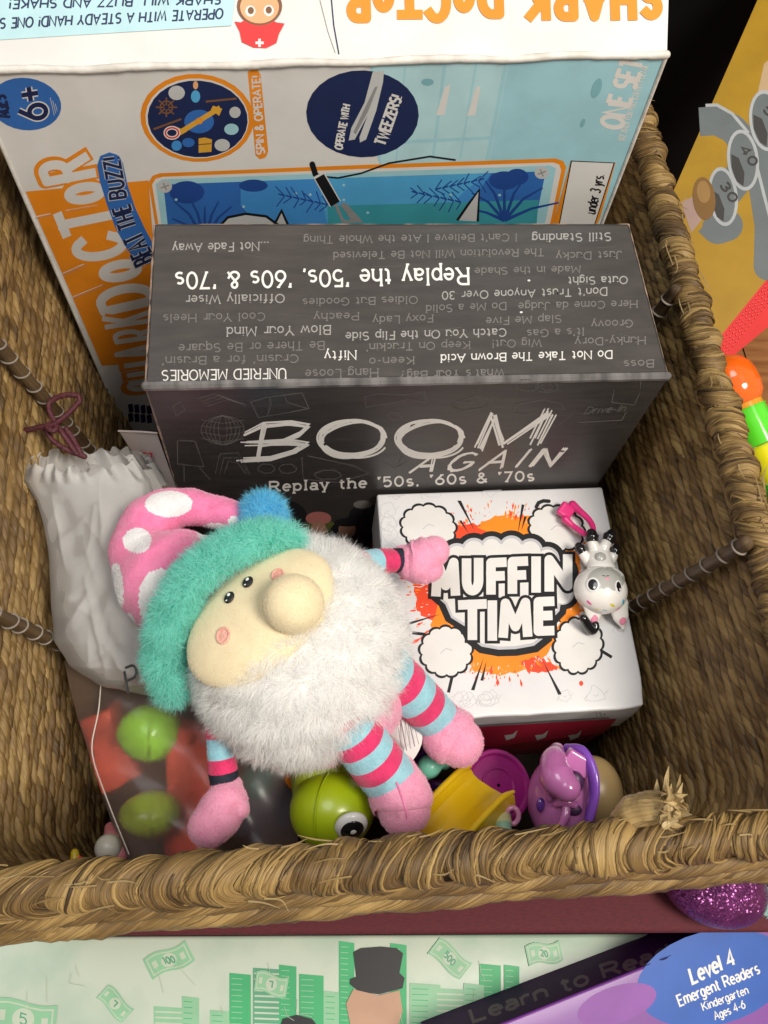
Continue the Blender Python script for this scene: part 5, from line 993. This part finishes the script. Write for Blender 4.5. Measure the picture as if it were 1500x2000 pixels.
# ------------------------------------------------------------------ frosted drawstring bag
B_film = film('frosted_bag_film', (.93, .925, .91), .42, .8, rough=.30, gloss=.07, grough=.38, bump=.08)
bag = thing('drawstring_bag', cd(190, 1330, .5), 'frosted white drawstring bag with dark red cord and handwriting, left of the gnome', 'drawstring bag')
rows = [(898, 62, 258, .497, .020), (912, 52, 272, .496, .021), (935, 48, 290, .494, .021), (975, 72, 300, .490, .022), (1030, 88, 305, .486, .023), (1100, 96, 330, .482, .026), (1180, 98, 340, .478, .028), (1250, 104, 355, .474, .028), (1300, 135, 372, .470, .025), (1335, 190, 380, .467, .019), (1358, 245, 385, .465, .010), (1364, 275, 378, .465, .003)]
rows = np.array(rows, float); tt = np.linspace(0, len(rows) - 1, 170); Rw = np.stack([np.interp(tt, np.arange(len(rows)), rows[:, k]) for k in range(5)], 1)
th = np.linspace(0, 2 * math.pi, 240, endpoint=False); G = np.zeros((len(Rw), len(th), 3)); rb = np.random.default_rng(4); phs = rb.uniform(0, 6, 8)
for i, (y, l, r_, d, hd) in enumerate(Rw):
    v = i / (len(Rw) - 1); rf = max(0, 1 - v * 5.5); fold = .10 * math.exp(-v * 1.2)
    for j, q in enumerate(th):
        pl = 1 + rf * .16 * math.sin(19 * q + 2 * math.sin(3 * q)) + fold * (.5 * math.sin(5 * q + 3 * v + phs[0]) + .4 * math.sin(9 * q - 5 * v + phs[1])) + .035 * math.sin(4 * q + 9 * v + phs[2]) 
        x = (l + r_) / 2 + (r_ - l) / 2 * math.cos(q) * (1 + (pl - 1) * .35); yy = y + (18 * (1 - v) * math.sin(q) * 1 + rf * 7 * math.sin(13 * q + 1)) + 28 * (math.cos(q) ** 2) * (-1 if v > .85 else 0) * (v - .85) * 6
        G[i, j] = cd(x, yy, d - hd * math.sin(q) * pl)
# creases pressed into the film
Pf = G.reshape(-1, 3); q2 = pic(Pf); cr = np.zeros(len(Pf))
CRS = [((250, 1000), (150, 1190)), ((195, 930), (200, 1060)), ((165, 1120), (210, 1330)), ((230, 1080), (120, 1240)), ((100, 960), (130, 1120)), ((160, 1010), (235, 1110))]
for k in range(46):
    x, y = rb.uniform(90, 330), rb.uniform(930, 1330); a = rb.choice([1.5, 1.1, 1.9, .5, 2.5]) + rb.normal() * .25; L = rb.uniform(30, 130); CRS.append(((x, y), (x + L * math.cos(a), y + L * math.sin(a))))
for k, (a, b) in enumerate(CRS):
    a, b = A(*a), A(*b); dv = b - a; Lk = np.linalg.norm(dv); t = np.clip(((q2 - a) @ dv) / (Lk * Lk), 0, 1); sd_ = ((q2 - a)[:, 0] * dv[1] - (q2 - a)[:, 1] * dv[0]) / Lk; dist = np.linalg.norm(q2 - a - t[:, None] * dv, axis=1)
    w1 = rb.uniform(5, 11); am = rb.uniform(.0004, .0011) * (1.5 if k < 6 else 1); cr += am * np.exp(-dist / w1) * np.sin(math.pi * t) ** .5 - am * .8 * np.exp(-((sd_ - w1 * 2.2) / (w1 * 1.6)) ** 2) * np.sin(math.pi * t)
Pf = Pf - VIEW * (cr + .0011 * (.5 - np.abs(snoise(Pf, 45, 5, 2))) + .00035 * snoise(Pf, 260, 6, 2))[:, None]; G = Pf.reshape(G.shape)
mb = MB(); mb.grid(G, cv=True)
obj('bag_film', mb, B_film, bag, 180)
# gathered mouth of the bag behind, and the handwriting
mb = MB(); th = np.linspace(0, 2 * math.pi, 90, endpoint=False); G = np.zeros((10, 90, 3))
for i in range(10):
    v = i / 9
    for j, q in enumerate(th): 
        rr_ = 1 + .14 * math.sin(15 * q + 2 * v); G[i, j] = cd(235 + (58 + 6 * v) * math.cos(q) * rr_ + 20 * v, 925 - 30 * math.sin(q) * rr_ + 40 * (v - .5), .512 + .012 * math.sin(q) + .012 * v)
mb.grid(G, cv=True); obj('gathered_mouth', mb, B_film, bag, 180)
mb = MB(); pr = Print(mb, cd(262, 1325, .4425), -VIEW + UP * .25, lift=0)
pr.text('POT', (250, 1350), (345, 1308), (-8, -44), 5, 0, gap=.3, cap='round', jit=.08); obj('handwriting', mb, T_black, bag)
M_cord = mat('dark_red_cord', (.11, .02, .028), .6, (.055, .01, .016), scale=900, bump=.6, bscale=1200)
for pts in ([(-20, 880, .50), (20, 850, .497), (70, 836, .494), (110, 826, .492), (150, 790, .492), (152, 774, .492), (125, 772, .493), (98, 785, .494), (98, 806, .494), (118, 840, .494), (150, 886, .496)], [(-20, 972, .495), (15, 962, .494), (40, 940, .494), (62, 922, .494)], [(88, 838, .496), (105, 862, .497), (135, 880, .498), (165, 892, .5)], [(100, 826, .494), (92, 834, .491), (104, 842, .490), (112, 832, .493)], [(130, 838, .496), (145, 862, .498), (160, 890, .5)], [(285, 978, .49), (310, 968, .5), (330, 962, .5)]): 
    mb = MB(); mb.limb([cd(*q) for q in pts], .0016, sides=10, res=10, disp=lambda P: .0002 * snoise(P, 2500, 2)); obj('drawstring', mb, M_cord, bag)
# ------------------------------------------------------------------ clear pouch with soft toys showing through
P_film = film('pouch_film', (.66, .46, .40), .80, .88, rough=.30, gloss=.2, grough=.25, bump=.25)
pouch = thing('plastic_pouch', cd(330, 1480, .5), 'frosted see-through plastic pouch with a pale seam under the drawstring bag', 'pouch')
outl = [(1290, 125, 600, .492), (1340, 136, 598, .486), (1400, 150, 596, .479), (1470, 172, 592, .472), (1540, 196, 588, .466), (1610, 220, 584, .459), (1680, 252, 580, .452)]
ol = np.array(outl, float); ys = np.linspace(0, 6, 50); g = np.zeros((50, 60, 3))
for i, t in enumerate(ys):
    y, l, r_, d = [np.interp(t, np.arange(7), ol[:, k]) for k in range(4)]
    for j, u in enumerate(np.linspace(0, 1, 60)): g[i, j] = cd(l + (r_ - l) * u, y, d - .012 * math.sin(math.pi * u) ** .7 + .0012 * math.sin(7 * u + 3 * t) + .0015 * math.sin(14 * u - 2.4 * t))
gf = g.reshape(-1, 3); g = (gf - VIEW * (.0011 * (.5 - np.abs(snoise(gf, 60, 15, 2))))[:, None]).reshape(g.shape)
mb = MB(); mb.grid(g); obj('pouch_film', mb, P_film, pouch, 180)
mb = MB(); seam = [(197, 1335, .478), (192, 1390, .473), (180, 1450, .468), (184, 1490, .465), (205, 1550, .460), (228, 1610, .455), (252, 1668, .450)]
mb.limb([cd(x, y, d - .004) for x, y, d in seam], .0004, sides=6, res=8); obj('seam', mb, mat('seam_white', (.52, .46, .41), .4), pouch)
def soft(n, c, c2=None): return mat(n, c, .5, c2)
def ball(name, x, y, d, r, m, label, cat, sq=(1, 1, 1)):
    t = thing(name, cd(x, y, d), label, cat); c = cd(x, y, d); mb = MB(); mb.ell(c, [RIGHT * r * sq[0], UP * r * sq[1], VIEW * r * sq[2]], 40, 26, disp=lambda D: .012 * snoise(D, 2, int(x)))
    obj('shell', mb, m, t); mb = MB(); mb.limb([c + r * 1.004 * (math.cos(q) * (RIGHT * .25 - VIEW * .97) * sq[0] + math.sin(q) * UP * sq[1]) for q in np.linspace(0, 6.283, 40, endpoint=False)], .0007, sides=6, res=1, closed=True); obj('seam', mb, m, t)
M_lime = mat('lime_plastic', (.36, .85, .04), .35, coat=.3); M_olive = mat('olive_plastic', (.42, .62, .02), .35, coat=.3); M_tomato = mat('tomato_plastic', (.85, .09, .05), .4); M_steel = mat('slate_blue_plastic', (.06, .09, .17), .4); M_tealp2 = mat('dark_teal_plastic', (.02, .14, .14), .4)
ball('toy_ball', 296, 1432, .489, .0165, M_lime, 'lime green ball, the upper one seen blurred inside the pouch', 'toy ball', (1.1, .95, 1)); ball('toy_ball', 298, 1590, .476, .0150, M_olive, 'olive green ball, the lower one seen blurred inside the pouch', 'toy ball', (1.15, .8, 1))
t = thing('toy_block', cd(385, 1510, .495), 'coral red toy block behind the gnome arm, inside the pouch', 'toy block'); mb = MB(); mb.rbox((-.014, -.044, -.012), (.014, .026, .012), r=.003, n=6, frame=(cd(385, 1505, .495), np.stack([RIGHT, UP, -VIEW]))); obj('block_body', mb, M_tomato, t)
mb = MB(); 
for k in (-1, 1): mb.limb([cd(385 + 20 * k, 1440, .483), cd(385 + 20 * k, 1440, .479)], .004, sides=16, res=1, cap=False); mb.ell(cd(385 + 20 * k, 1440, .479), [RIGHT * .004, UP * .004, VIEW * .0005], 16, 6)
obj('stud', mb, M_tomato, t)
t = thing('toy_block', cd(232, 1450, .52), 'small red toy block showing at the left seam of the pouch', 'toy block'); mb = MB(); mb.rbox((-.010, -.024, -.010), (.010, .022, .010), r=.003, n=5, frame=(cd(232, 1450, .520), np.stack([unit(RIGHT + UP * .4), unit(UP - RIGHT * .4), -VIEW]))); obj('block_body', mb, M_tomato, t)
t = thing('toy_boat', cd(510, 1570, .5), 'slate blue toy boat in shadow beside the lime frog toy', 'toy boat'); mb = MB(); mb.ell(cd(508, 1580, .478), [RIGHT * .022, UP * .019, VIEW * .014], 36, 24, disp=lambda D: .04 * snoise(D, 2, 9)); obj('hull', mb, M_steel, t)
mb = MB(); mb.limb([cd(500, 1530, .47), cd(520, 1500, .478), cd(545, 1490, .487)], [.010, .011, .009], sides=24); obj('cabin', mb, M_tealp2, t)
# bits at the lower left corner of the basket
t = thing('toy_egg', cd(215, 1650, .475), 'small off-white toy peeking above the front rim at the lower left', 'toy'); mb = MB(); mb.ell(cd(212, 1656, .462), [RIGHT * .0075, UP * .0075, VIEW * .007], 24, 16); obj('shell', mb, mat('offwhite_plastic', (.60, .56, .48), .35), t)
mb = MB(); mb.limb([cd(216, 1618, .474), cd(222, 1640, .468), cd(236, 1668, .464)], [.0035, .0052, .005], sides=18); obj('pink_stem', mb, mat('dull_pink_plastic', (.55, .18, .20), .4), t)
tb = thing('toy_peg', cd(148, 1668, .46), 'tiny yellow and red toy peg behind the front rim', 'toy peg'); mb = MB(); mb.limb([cd(146, 1666, .452), cd(148, 1690, .450)], [.0022, .003], sides=12); obj('tip', mb, mat('yellow_plastic_small', (.7, .5, .02), .3), tb); mb = MB(); mb.limb([cd(153, 1680, .451), cd(154, 1700, .449)], .0024, sides=12); obj('shaft', mb, M_tomato, tb)
# ------------------------------------------------------------------ lime frog squeaky toy
frog = thing('frog_toy', cd(650, 1560, .46), 'lime green rubber frog toy with one round eye, under the gnome foot', 'bath toy'); M_frog = mat('lime_rubber', (.36, .47, .008), .32, (.32, .43, .006), scale=30, coat=.25); M_eyew = mat('eye_white', (.72, .72, .70), .15); M_eyeb = mat('eye_black', (.008, .008, .01), .08); M_or = mat('orange_plastic', (.85, .25, .01), .3)
hc = cd(648, 1580, .440); mb = MB(); mb.ell(hc, [RIGHT * .0222, UP * .0200, VIEW * .0205], 56, 40, disp=lambda D: .03 * snoise(D, 1.2, 3)); mb.limb([hc + .0218 * 1.0 * (math.cos(q) * (-VIEW * .93 - RIGHT * .33) + math.sin(q) * UP * .93) for q in np.linspace(0, 6.283, 60, endpoint=False)], .00035, sides=5, res=1, closed=True); obj('head', mb, M_frog, frog)
mb = MB(); mb.limb([cd(635, 1475, .464), cd(640, 1510, .458), cd(645, 1550, .452)], [PX(62, .46), PX(72, .46), PX(74, .45)], sides=40, res=8); obj('body', mb, M_frog, frog)
ep = cd(686, 1612, .4205); en = unit(-VIEW * .55 - UP * .62 + RIGHT * .18); ea = unit(np.cross(en, UP)); eb = np.cross(en, ea); en = unit(-VIEW * .80 - UP * .5 + RIGHT * .2); ea = unit(np.cross(UP, en)); eb = np.cross(en, ea)
mb = MB(); mb.ell(ep, [ea * .0084, eb * .0090, en * .0040], 36, 20); eo = obj('eye', mb, M_eyew, frog)
mb = MB(); mb.ell(ep + en * .0024, [ea * .0060, eb * .0066, en * .0024], 30, 16); obj('pupil', mb, M_eyeb, eo); mb = MB(); mb.ell(ep + en * .0046 + eb * .0006 + ea * .0002, [ea * .0016, eb * .0017, en * .0005], 14, 8); obj('eye_highlight', mb, M_eyew, eo)
mb = MB(); mb.ell(cd(568, 1520, .462), [RIGHT * .0035, UP * .0045, VIEW * .0035], 20, 14); mb.limb([cd(566, 1512, .464), cd(572, 1530, .462)], .003, sides=14, res=3); obj('beak', mb, M_or, frog)
# ------------------------------------------------------------------ yellow track, magenta wheel, mint clip, purple ring
M_yel = mat('yellow_plastic', (.72, .47, .005), .3, (.66, .42, .004), scale=20, coat=.3)
trk = thing('toy_track', cd(910, 1560, .46), 'yellow plastic toy slide track with two raised rails', 'toy track')
a = cd(968, 1500, .462); b = cd(800, 1668, .425); ax = unit(b - a); sx = unit(cd(1005, 1560, .440) - cd(945, 1498, .462)); sx = unit(sx - ax * (sx @ ax)); nz = np.cross(ax, sx); nz = nz if nz @ VIEW < 0 else -nz
prof = [(-.0162, .0052), (-.0148, .0062), (-.0132, .0050), (-.0122, -.0010), (-.0090, -.0028), (0, -.0034), (.0090, -.0028), (.0122, -.0010), (.0132, .0050), (.0148, .0062), (.0162, .0052), (.0160, -.006), (0, -.0075), (-.0160, -.006)]
mid_ = cd(958, 1528, .452); Lg = .056; ts = np.linspace(0, 1, 20); G = np.zeros((20, len(prof), 3))
for i, t in enumerate(ts):
    e = min(1, .35 + t * 6)
    for j, (u, v) in enumerate(prof): G[i, j] = mid_ + ax * (t * Lg) + sx * u + nz * (v * (e if v > 0 else 1) - .010 * (t - .3) ** 2)
mb = MB(); mb.grid(G, cv=True); mb.add(G[0], [tuple(range(len(prof)))][:1]); obj('channel', mb, M_yel, trk, 50)
mb = MB(); 
for sgn in (-1, 1): mb.limb([mid_ + ax * (t * Lg - .001) + sx * .0148 * sgn + nz * (.0056 * min(1, .5 + t * 6) - .010 * (t - .3) ** 2) for t in np.linspace(0, 1, 8)], [.0010] + [.0018] * 7, sides=12, res=4)
obj('rail', mb, M_yel, trk)
M_magp = mat('magenta_plastic', (.40, .02, .22), .28, coat=.3); wh = thing('flying_disc', cd(975, 1520, .49), 'round magenta plastic disc behind the yellow track', 'toy disc')
wc = cd(968, 1536, .478); wn = unit(-VIEW * .7 + RIGHT * .25 + UP * .35); wa = unit(np.cross(UP, wn)); wb = np.cross(wn, wa); mb = MB()
th = np.linspace(0, 2 * math.pi, 56, endpoint=False); pf = [(0.001, .004), (.012, .0038), (.0165, .0030), (.0178, .0045), (.0195, .0046), (.0204, .003), (.0206, -.004), (.0180, -.006), (.001, -.006)]
mb.grid(np.stack([np.stack([wc + r_ * (math.cos(q) * wa + math.sin(q) * wb) + wn * h for q in th]) for r_, h in pf]), cv=True); obj('disc', mb, M_magp, wh, 35)
mb = MB(); mb.limb([wc + wn * .004 + .0095 * (math.cos(q) * wa + math.sin(q) * wb) for q in np.linspace(0, 6.283, 40, endpoint=False)], .0008, sides=8, res=1, closed=True); obj('raised_ring', mb, M_magp, wh)
mc = thing('toy_clip', cd(840, 1500, .475), 'small mint green plastic toy piece between the gnome feet', 'toy piece'); M_mintp = mat('mint_plastic', (.20, .60, .44), .35, coat=.2)
mb = MB(); mb.limb([cd(822, 1512, .470), cd(838, 1498, .468), cd(856, 1488, .470), cd(868, 1494, .472)], [.0045, .0066, .0052, .003], sides=20); obj('block_body', mb, M_mintp, mc); mb = MB(); mb.limb([cd(848, 1480, .469), cd(856, 1474, .468)], .0028, sides=14, res=3); obj('stud', mb, M_mintp, mc)
M_vio = mat('violet_plastic', (.11, .018, .24), .28, coat=.3); rg = thing('toy_ring', cd(870, 1530, .48), 'violet plastic ring behind the pink foot', 'toy ring')
mb = MB(); rc = cd(868, 1492, .482); mb.limb([rc + .0165 * (math.cos(q) * unit(RIGHT + UP * .35) + math.sin(q) * unit(UP * .8 - RIGHT * .28 - VIEW * .45)) for q in np.linspace(0, 6.283, 48, endpoint=False)], .0030, sides=14, res=1, closed=True); obj('hoop', mb, M_vio, rg)
mb = MB(); 
for k in range(16): q = k * .39; mb.limb([rc + .0165 * (math.cos(q) * unit(RIGHT + UP * .35) + math.sin(q) * unit(UP * .8 - RIGHT * .28 - VIEW * .45)) - VIEW * .0026, rc + .0150 * (math.cos(q) * unit(RIGHT + UP * .35) + math.sin(q) * unit(UP * .8 - RIGHT * .28 - VIEW * .45)) - VIEW * .0029], .0005, sides=6, res=2)
obj('ridges', mb, M_vio, rg)
# tea cup sized pink ring piece and pastel scrap
cup = thing('toy_cup', cd(1000, 1590, .46), 'tiny pastel toy cup with pink loop handle by the front rim', 'toy cup'); M_bp = mat('bubble_pink_plastic', (.62, .24, .40), .25, coat=.4)
mb = MB(); hc_ = cd(1001, 1593, .4395); mb.limb([hc_ + .0042 * (math.cos(q) * RIGHT * .75 + math.sin(q) * UP) for q in np.linspace(0, 6.283, 28, endpoint=False)], .0014, sides=10, res=1, closed=True); obj('handle', mb, M_bp, cup)
mb = MB(); mb.limb([cd(982, 1588, .444), cd(982, 1604, .438), cd(984, 1622, .434)], [.0040, .0046, .004], lambda c, t: (t > .35).astype(int) + (t > .62), sides=20, res=8); obj('bowl', mb, [mat('pastel_blue', (.40, .55, .60), .4), mat('pastel_yellow', (.62, .60, .30), .4), mat('pastel_green', (.30, .52, .36), .4)], cup)
# ------------------------------------------------------------------ pink character cup toy
M_pkt = mat('orchid_plastic', (.50, .16, .40), .2, (.46, .14, .37), scale=20, coat=.5); M_vt = mat('purple_band_plastic', (.22, .07, .48), .22, coat=.4); M_tn = mat('tan_plastic', (.36, .25, .11), .35); M_dv = mat('deep_violet', (.10, .03, .22), .2, coat=.4)
pk = thing('pink_toy', cd(1105, 1550, .47), 'orchid pink plastic animal toy with purple band, beneath the white game box', 'toy animal')
c = cd(1098, 1562, .452); mb = MB(); mb.ell(c, [RIGHT * .0185, UP * .0235, VIEW * .019], 48, 36, disp=lambda D: .02 * snoise(D, 1.5, 5)); obj('body', mb, M_pkt, pk)
mb = MB(); mb.ell(cd(1158, 1556, .468), [RIGHT * .0165, UP * .0225, VIEW * .016], 40, 28); obj('base', mb, M_tn, pk)
mb = MB(); mb.limb([cd(1108, 1462, .448), cd(1138, 1470, .440), cd(1156, 1505, .434), cd(1160, 1550, .431), cd(1150, 1600, .429)], [.0026, .0036, .0038, .0036, .003], sides=16, res=10, flat=.6); obj('band', mb, M_vt, pk)
mb = MB(); mb.limb([cd(1088, 1466, .446), cd(1082, 1490, .434), cd(1088, 1518, .427), cd(1106, 1538, .423)], [.0042, .0072, .0088, .0072], sides=28, res=10); obj('crest', mb, M_pkt, pk)
mb = MB(); mb.ell(cd(1056, 1572, .436), [RIGHT * .0022, UP * .0038, unit(VIEW - RIGHT * -.5) * .0018], 20, 14); obj('eye', mb, M_dv, pk)
mb = MB(); mb.rbox((-.0075, -.005, -.003), (.0075, .005, .003), r=.0015, n=3, frame=(cd(1128, 1490, .438), np.stack([unit(RIGHT - UP * .6), unit(UP + RIGHT * .6), -VIEW]))); obj('ear', mb, M_pkt, pk)
mb = MB(); mb.limb([cd(1085, 1570, .433), cd(1105, 1566, .430), cd(1122, 1572, .430)], [.0018, .0024, .002], sides=14, res=6); mb.limb([cd(1106, 1570, .431), cd(1104, 1592, .429), cd(1096, 1612, .428)], [.0022, .0024, .002], sides=14, res=6); mb.limb([cd(1070, 1545, .434), cd(1074, 1560, .433)], .0016, sides=10, res=3); obj('snout', mb, M_pkt, pk)
mb = MB(); mb.ell(cd(1124, 1528, .4335), [RIGHT * .0042, UP * .0058, VIEW * .003], 20, 14); mb.ell(cd(1122, 1582, .4325), [RIGHT * .0038, UP * .003, VIEW * .002], 18, 12); obj('recess_shade', mb, mat('recess_shade_violet', (.06, .02, .07), .4), pk)  # raised dark ovals, colour stands in for shade inside hollows
# ------------------------------------------------------------------ little animal figure with clip on the white box
W_pl = mat('pearl_white_plastic', (.86, .84, .80), .22, coat=.5); G_pl = mat('pearl_grey_plastic', (.46, .46, .43), .24, coat=.5); K_pl = mat('gloss_black_plastic', (.010, .010, .011), .1, coat=.6); E_w = mat('figure_eye_white', (.78, .78, .77), .2)
S_p = ink('sprinkle_pink', (.85, .12, .38), .3); S_y = ink('sprinkle_yellow', (.75, .60, .05), .3); S_b = ink('sprinkle_blue', (.08, .42, .62), .3); E_p = ink('ear_pink', (.80, .28, .42), .35)
fig = thing('animal_figurine', at(1172, 1130, 2, Zt), 'white big-eyed animal figurine with black hooves, lying upside down on the white box', 'figurine')
at_ = lambda x, y, h: at(x, y, 2, Zt + h)
fu = unit(at_(1180, 1080, 0) - at_(1172, 1230, 0)); fz = A(0, 0, 1.); fs = np.cross(fu, fz)
hc = at_(1173, 1152, .013); mb = MB(); mb.ell(hc, [fs * .0158, fu * .0142, fz * .0128], 48, 36, mat=0, disp=lambda D: .03 * np.clip(-D[:, 1], 0, 1))
def headpt(x, y):
    B = np.stack([fs * .0158, fu * .0142, fz * .0128]); Bi = np.linalg.inv(B); o = (CC - hc) @ Bi; r0 = ray(x, y); d = r0 @ Bi; a = d @ d; b = 2 * o @ d; c = o @ o - 1; D = b * b - 4 * a * c
    t = (-b - math.sqrt(max(D, 0))) / (2 * a); p = CC + r0 * t; q = ((p - hc) @ Bi) / A(.0158, .0142, .0128); return p, unit(q @ np.stack([fs, fu, fz]))
def sticker(mb, x, y, w, h, rot, t, m, n=20):
    p, nn = headpt(x, y); a = unit(RIGHT * math.cos(rot) - UP * math.sin(rot)); a = unit(a - nn * (a @ nn)); b = np.cross(nn, a); mb.ell(p + nn * (t - .0003), [a * PX(w, .475), b * PX(h, .475), nn * .0004], n, 10, m)
hd = obj('head', mb, W_pl, fig)
mb = MB(); P_, n_ = headpt(1186, 1138)
th = np.linspace(0, 6.283, 40, endpoint=False); G = []
for r_ in np.linspace(.02, 1, 10):
    row = []
    for q in th:
        x = 1184 + 36 * r_ * math.cos(q); y = 1135 + 25 * r_ * math.sin(q) - 3; p, n = headpt(x, y); row.append(p + n * .00012)
    G.append(row)
mb.grid(np.array(G), cv=True); obj('face_patch', mb, G_pl, hd)
for x, y, w, h in ((1158, 1142, 13.5, 15.5), (1208, 1146, 8.5, 14)):
    mb = MB(); sticker(mb, x, y, w, h, 0, .0003, 0, 28); sticker(mb, x, y, w * .76, h * .78, 0, .00045, 1, 28); sticker(mb, x + w * .22, y + h * .38, w * .26, h * .24, 0, .0006, 0, 14); obj('eye', mb, [E_w, K_pl], hd)
mb = MB()
for x, y, ro, m in ((1151, 1177, .6, 0), (1166, 1189, -.4, 1), (1181, 1191, .3, 2), (1196, 1182, .7, 1), (1206, 1189, -.7, 0), (1217, 1176, .9, 2)): sticker(mb, x, y, 8, 4, ro, .0003, m, 14)
obj('sprinkle', mb, [S_p, S_y, S_b], hd)
mb = MB(); sticker(mb, 1186, 1130, 4.5, 3, .3, .0003, 0, 12); 
for dx in (-3.5, 3.5): sticker(mb, 1183 + dx, 1125, 4, .9, -.3 * dx / 3.5, .0004, 1, 10)
obj('mouth', mb, [E_p, K_pl], hd)
for (x0, y0), (x1, y1), w in (((1158, 1180), (1160, 1222), .0062), ((1207, 1180), (1217, 1226), .0066)):
    mb = MB(); a = at_(x0, y0, .012); b = at_(x1, y1, .005); mb.limb([a, (a + b) / 2, b], [w, w * .78, w * .16], sides=24, res=8, flat=.45, nrm=fz); e = obj('ear', mb, W_pl, hd)
    mb = MB(); m_ = (a * .38 + b * .62) + fz * .0016; ax = unit(b - a); mb.ell(m_ - ax * .0008, [ax * .0052, unit(np.cross(ax, fz)) * w * .42, fz * .0010], 20, 12); obj('inner_ear', mb, E_p, e)
mb = MB(); mb.limb([at_(1140, 1208, .012), at_(1148, 1222, .008), at_(1155, 1231, .005), at_(1162, 1226, .006), at_(1163, 1220, .007)], [.0026, .0030, .0030, .0026, .0022], sides=18, res=8); obj('horn', mb, K_pl, hd)
mb = MB(); mb.limb([at_(1175, 1112, .011), at_(1172, 1098, .010), at_(1170, 1080, .009)], [.0088, .0082, .0072], sides=28, res=6, flat=.75, nrm=fz); obj('body', mb, W_pl, fig)
mb = MB(); mb.ell(at_(1173, 1089, .0155), [fs * .0034, fu * .0034, fz * .0024], 20, 14); obj('tail', mb, G_pl, fig)
for p0, p1, p2 in (((1164, 1080, .010), (1158, 1065, .012), (1156, 1050, .013)), ((1176, 1080, .010), (1180, 1068, .012), (1190, 1050, .013)), ((1150, 1098, .008), (1142, 1086, .010), (1134, 1073, .011)), ((1190, 1098, .008), (1196, 1088, .010), (1201, 1076, .011))):
    big = p0[0] in (1164, 1176); w = .0036 if big else .0031; mb = MB(); A0, A1, A2 = at_(*p0), at_(*p1), at_(*p2); mb.limb([A0, A1, A1 * .4 + A2 * .6], [w * 1.1, w, w * .9], sides=18, res=6); lg = obj('leg', mb, W_pl, fig)
    mb = MB(); d = unit(A2 - A1); mb.limb([A2 - d * .002, A2 + d * .0006, A2 + d * .0022], [w * 1.0, w * 1.2, w * .95] if big else [w * .95, w * 1.1, w * .8], sides=18, res=4); obj('hoof', mb, K_pl, lg)
M_pinkclip = mat('hot_pink_plastic', (.70, .03, .20), .25, coat=.4)
clip = thing('pink_clip', at_(1110, 1010, 0), 'hot pink plastic bag clip hooked onto the white animal figurine', 'clip')
mb = MB(); P_ = [at_(1079, 1006, .006), at_(1100, 976, .007), at_(1128, 990, .006), at_(1112, 1020, .005)]; cc_ = sum(P_) / 4; u1 = unit(P_[1] - P_[0]); u2 = unit(P_[2] - P_[1]); u2 = unit(u2 - u1 * (u1 @ u2)); u3 = np.cross(u1, u2); 
mb.rbox((-.0048, -.0047, -.002), (.0048, .0047, .002), r=.0016, n=4, frame=(cc_, np.stack([u1, u2, u3]))); obj('tab', mb, M_pinkclip, clip)
mb = MB(); mb.limb([at_(1118, 986, .006), at_(1134, 1000, .008), at_(1150, 1015, .010), at_(1158, 1030, .012), at_(1157, 1044, .014)], [.0028, .0022, .0019, .0018, .0017], sides=16, res=8); mb.limb([at_(1104, 1014, .006), at_(1120, 1028, .007), at_(1140, 1042, .010), at_(1150, 1048, .012)], [.0026, .0019, .0018, .0018], sides=16, res=8); obj('loop', mb, M_pinkclip, clip)
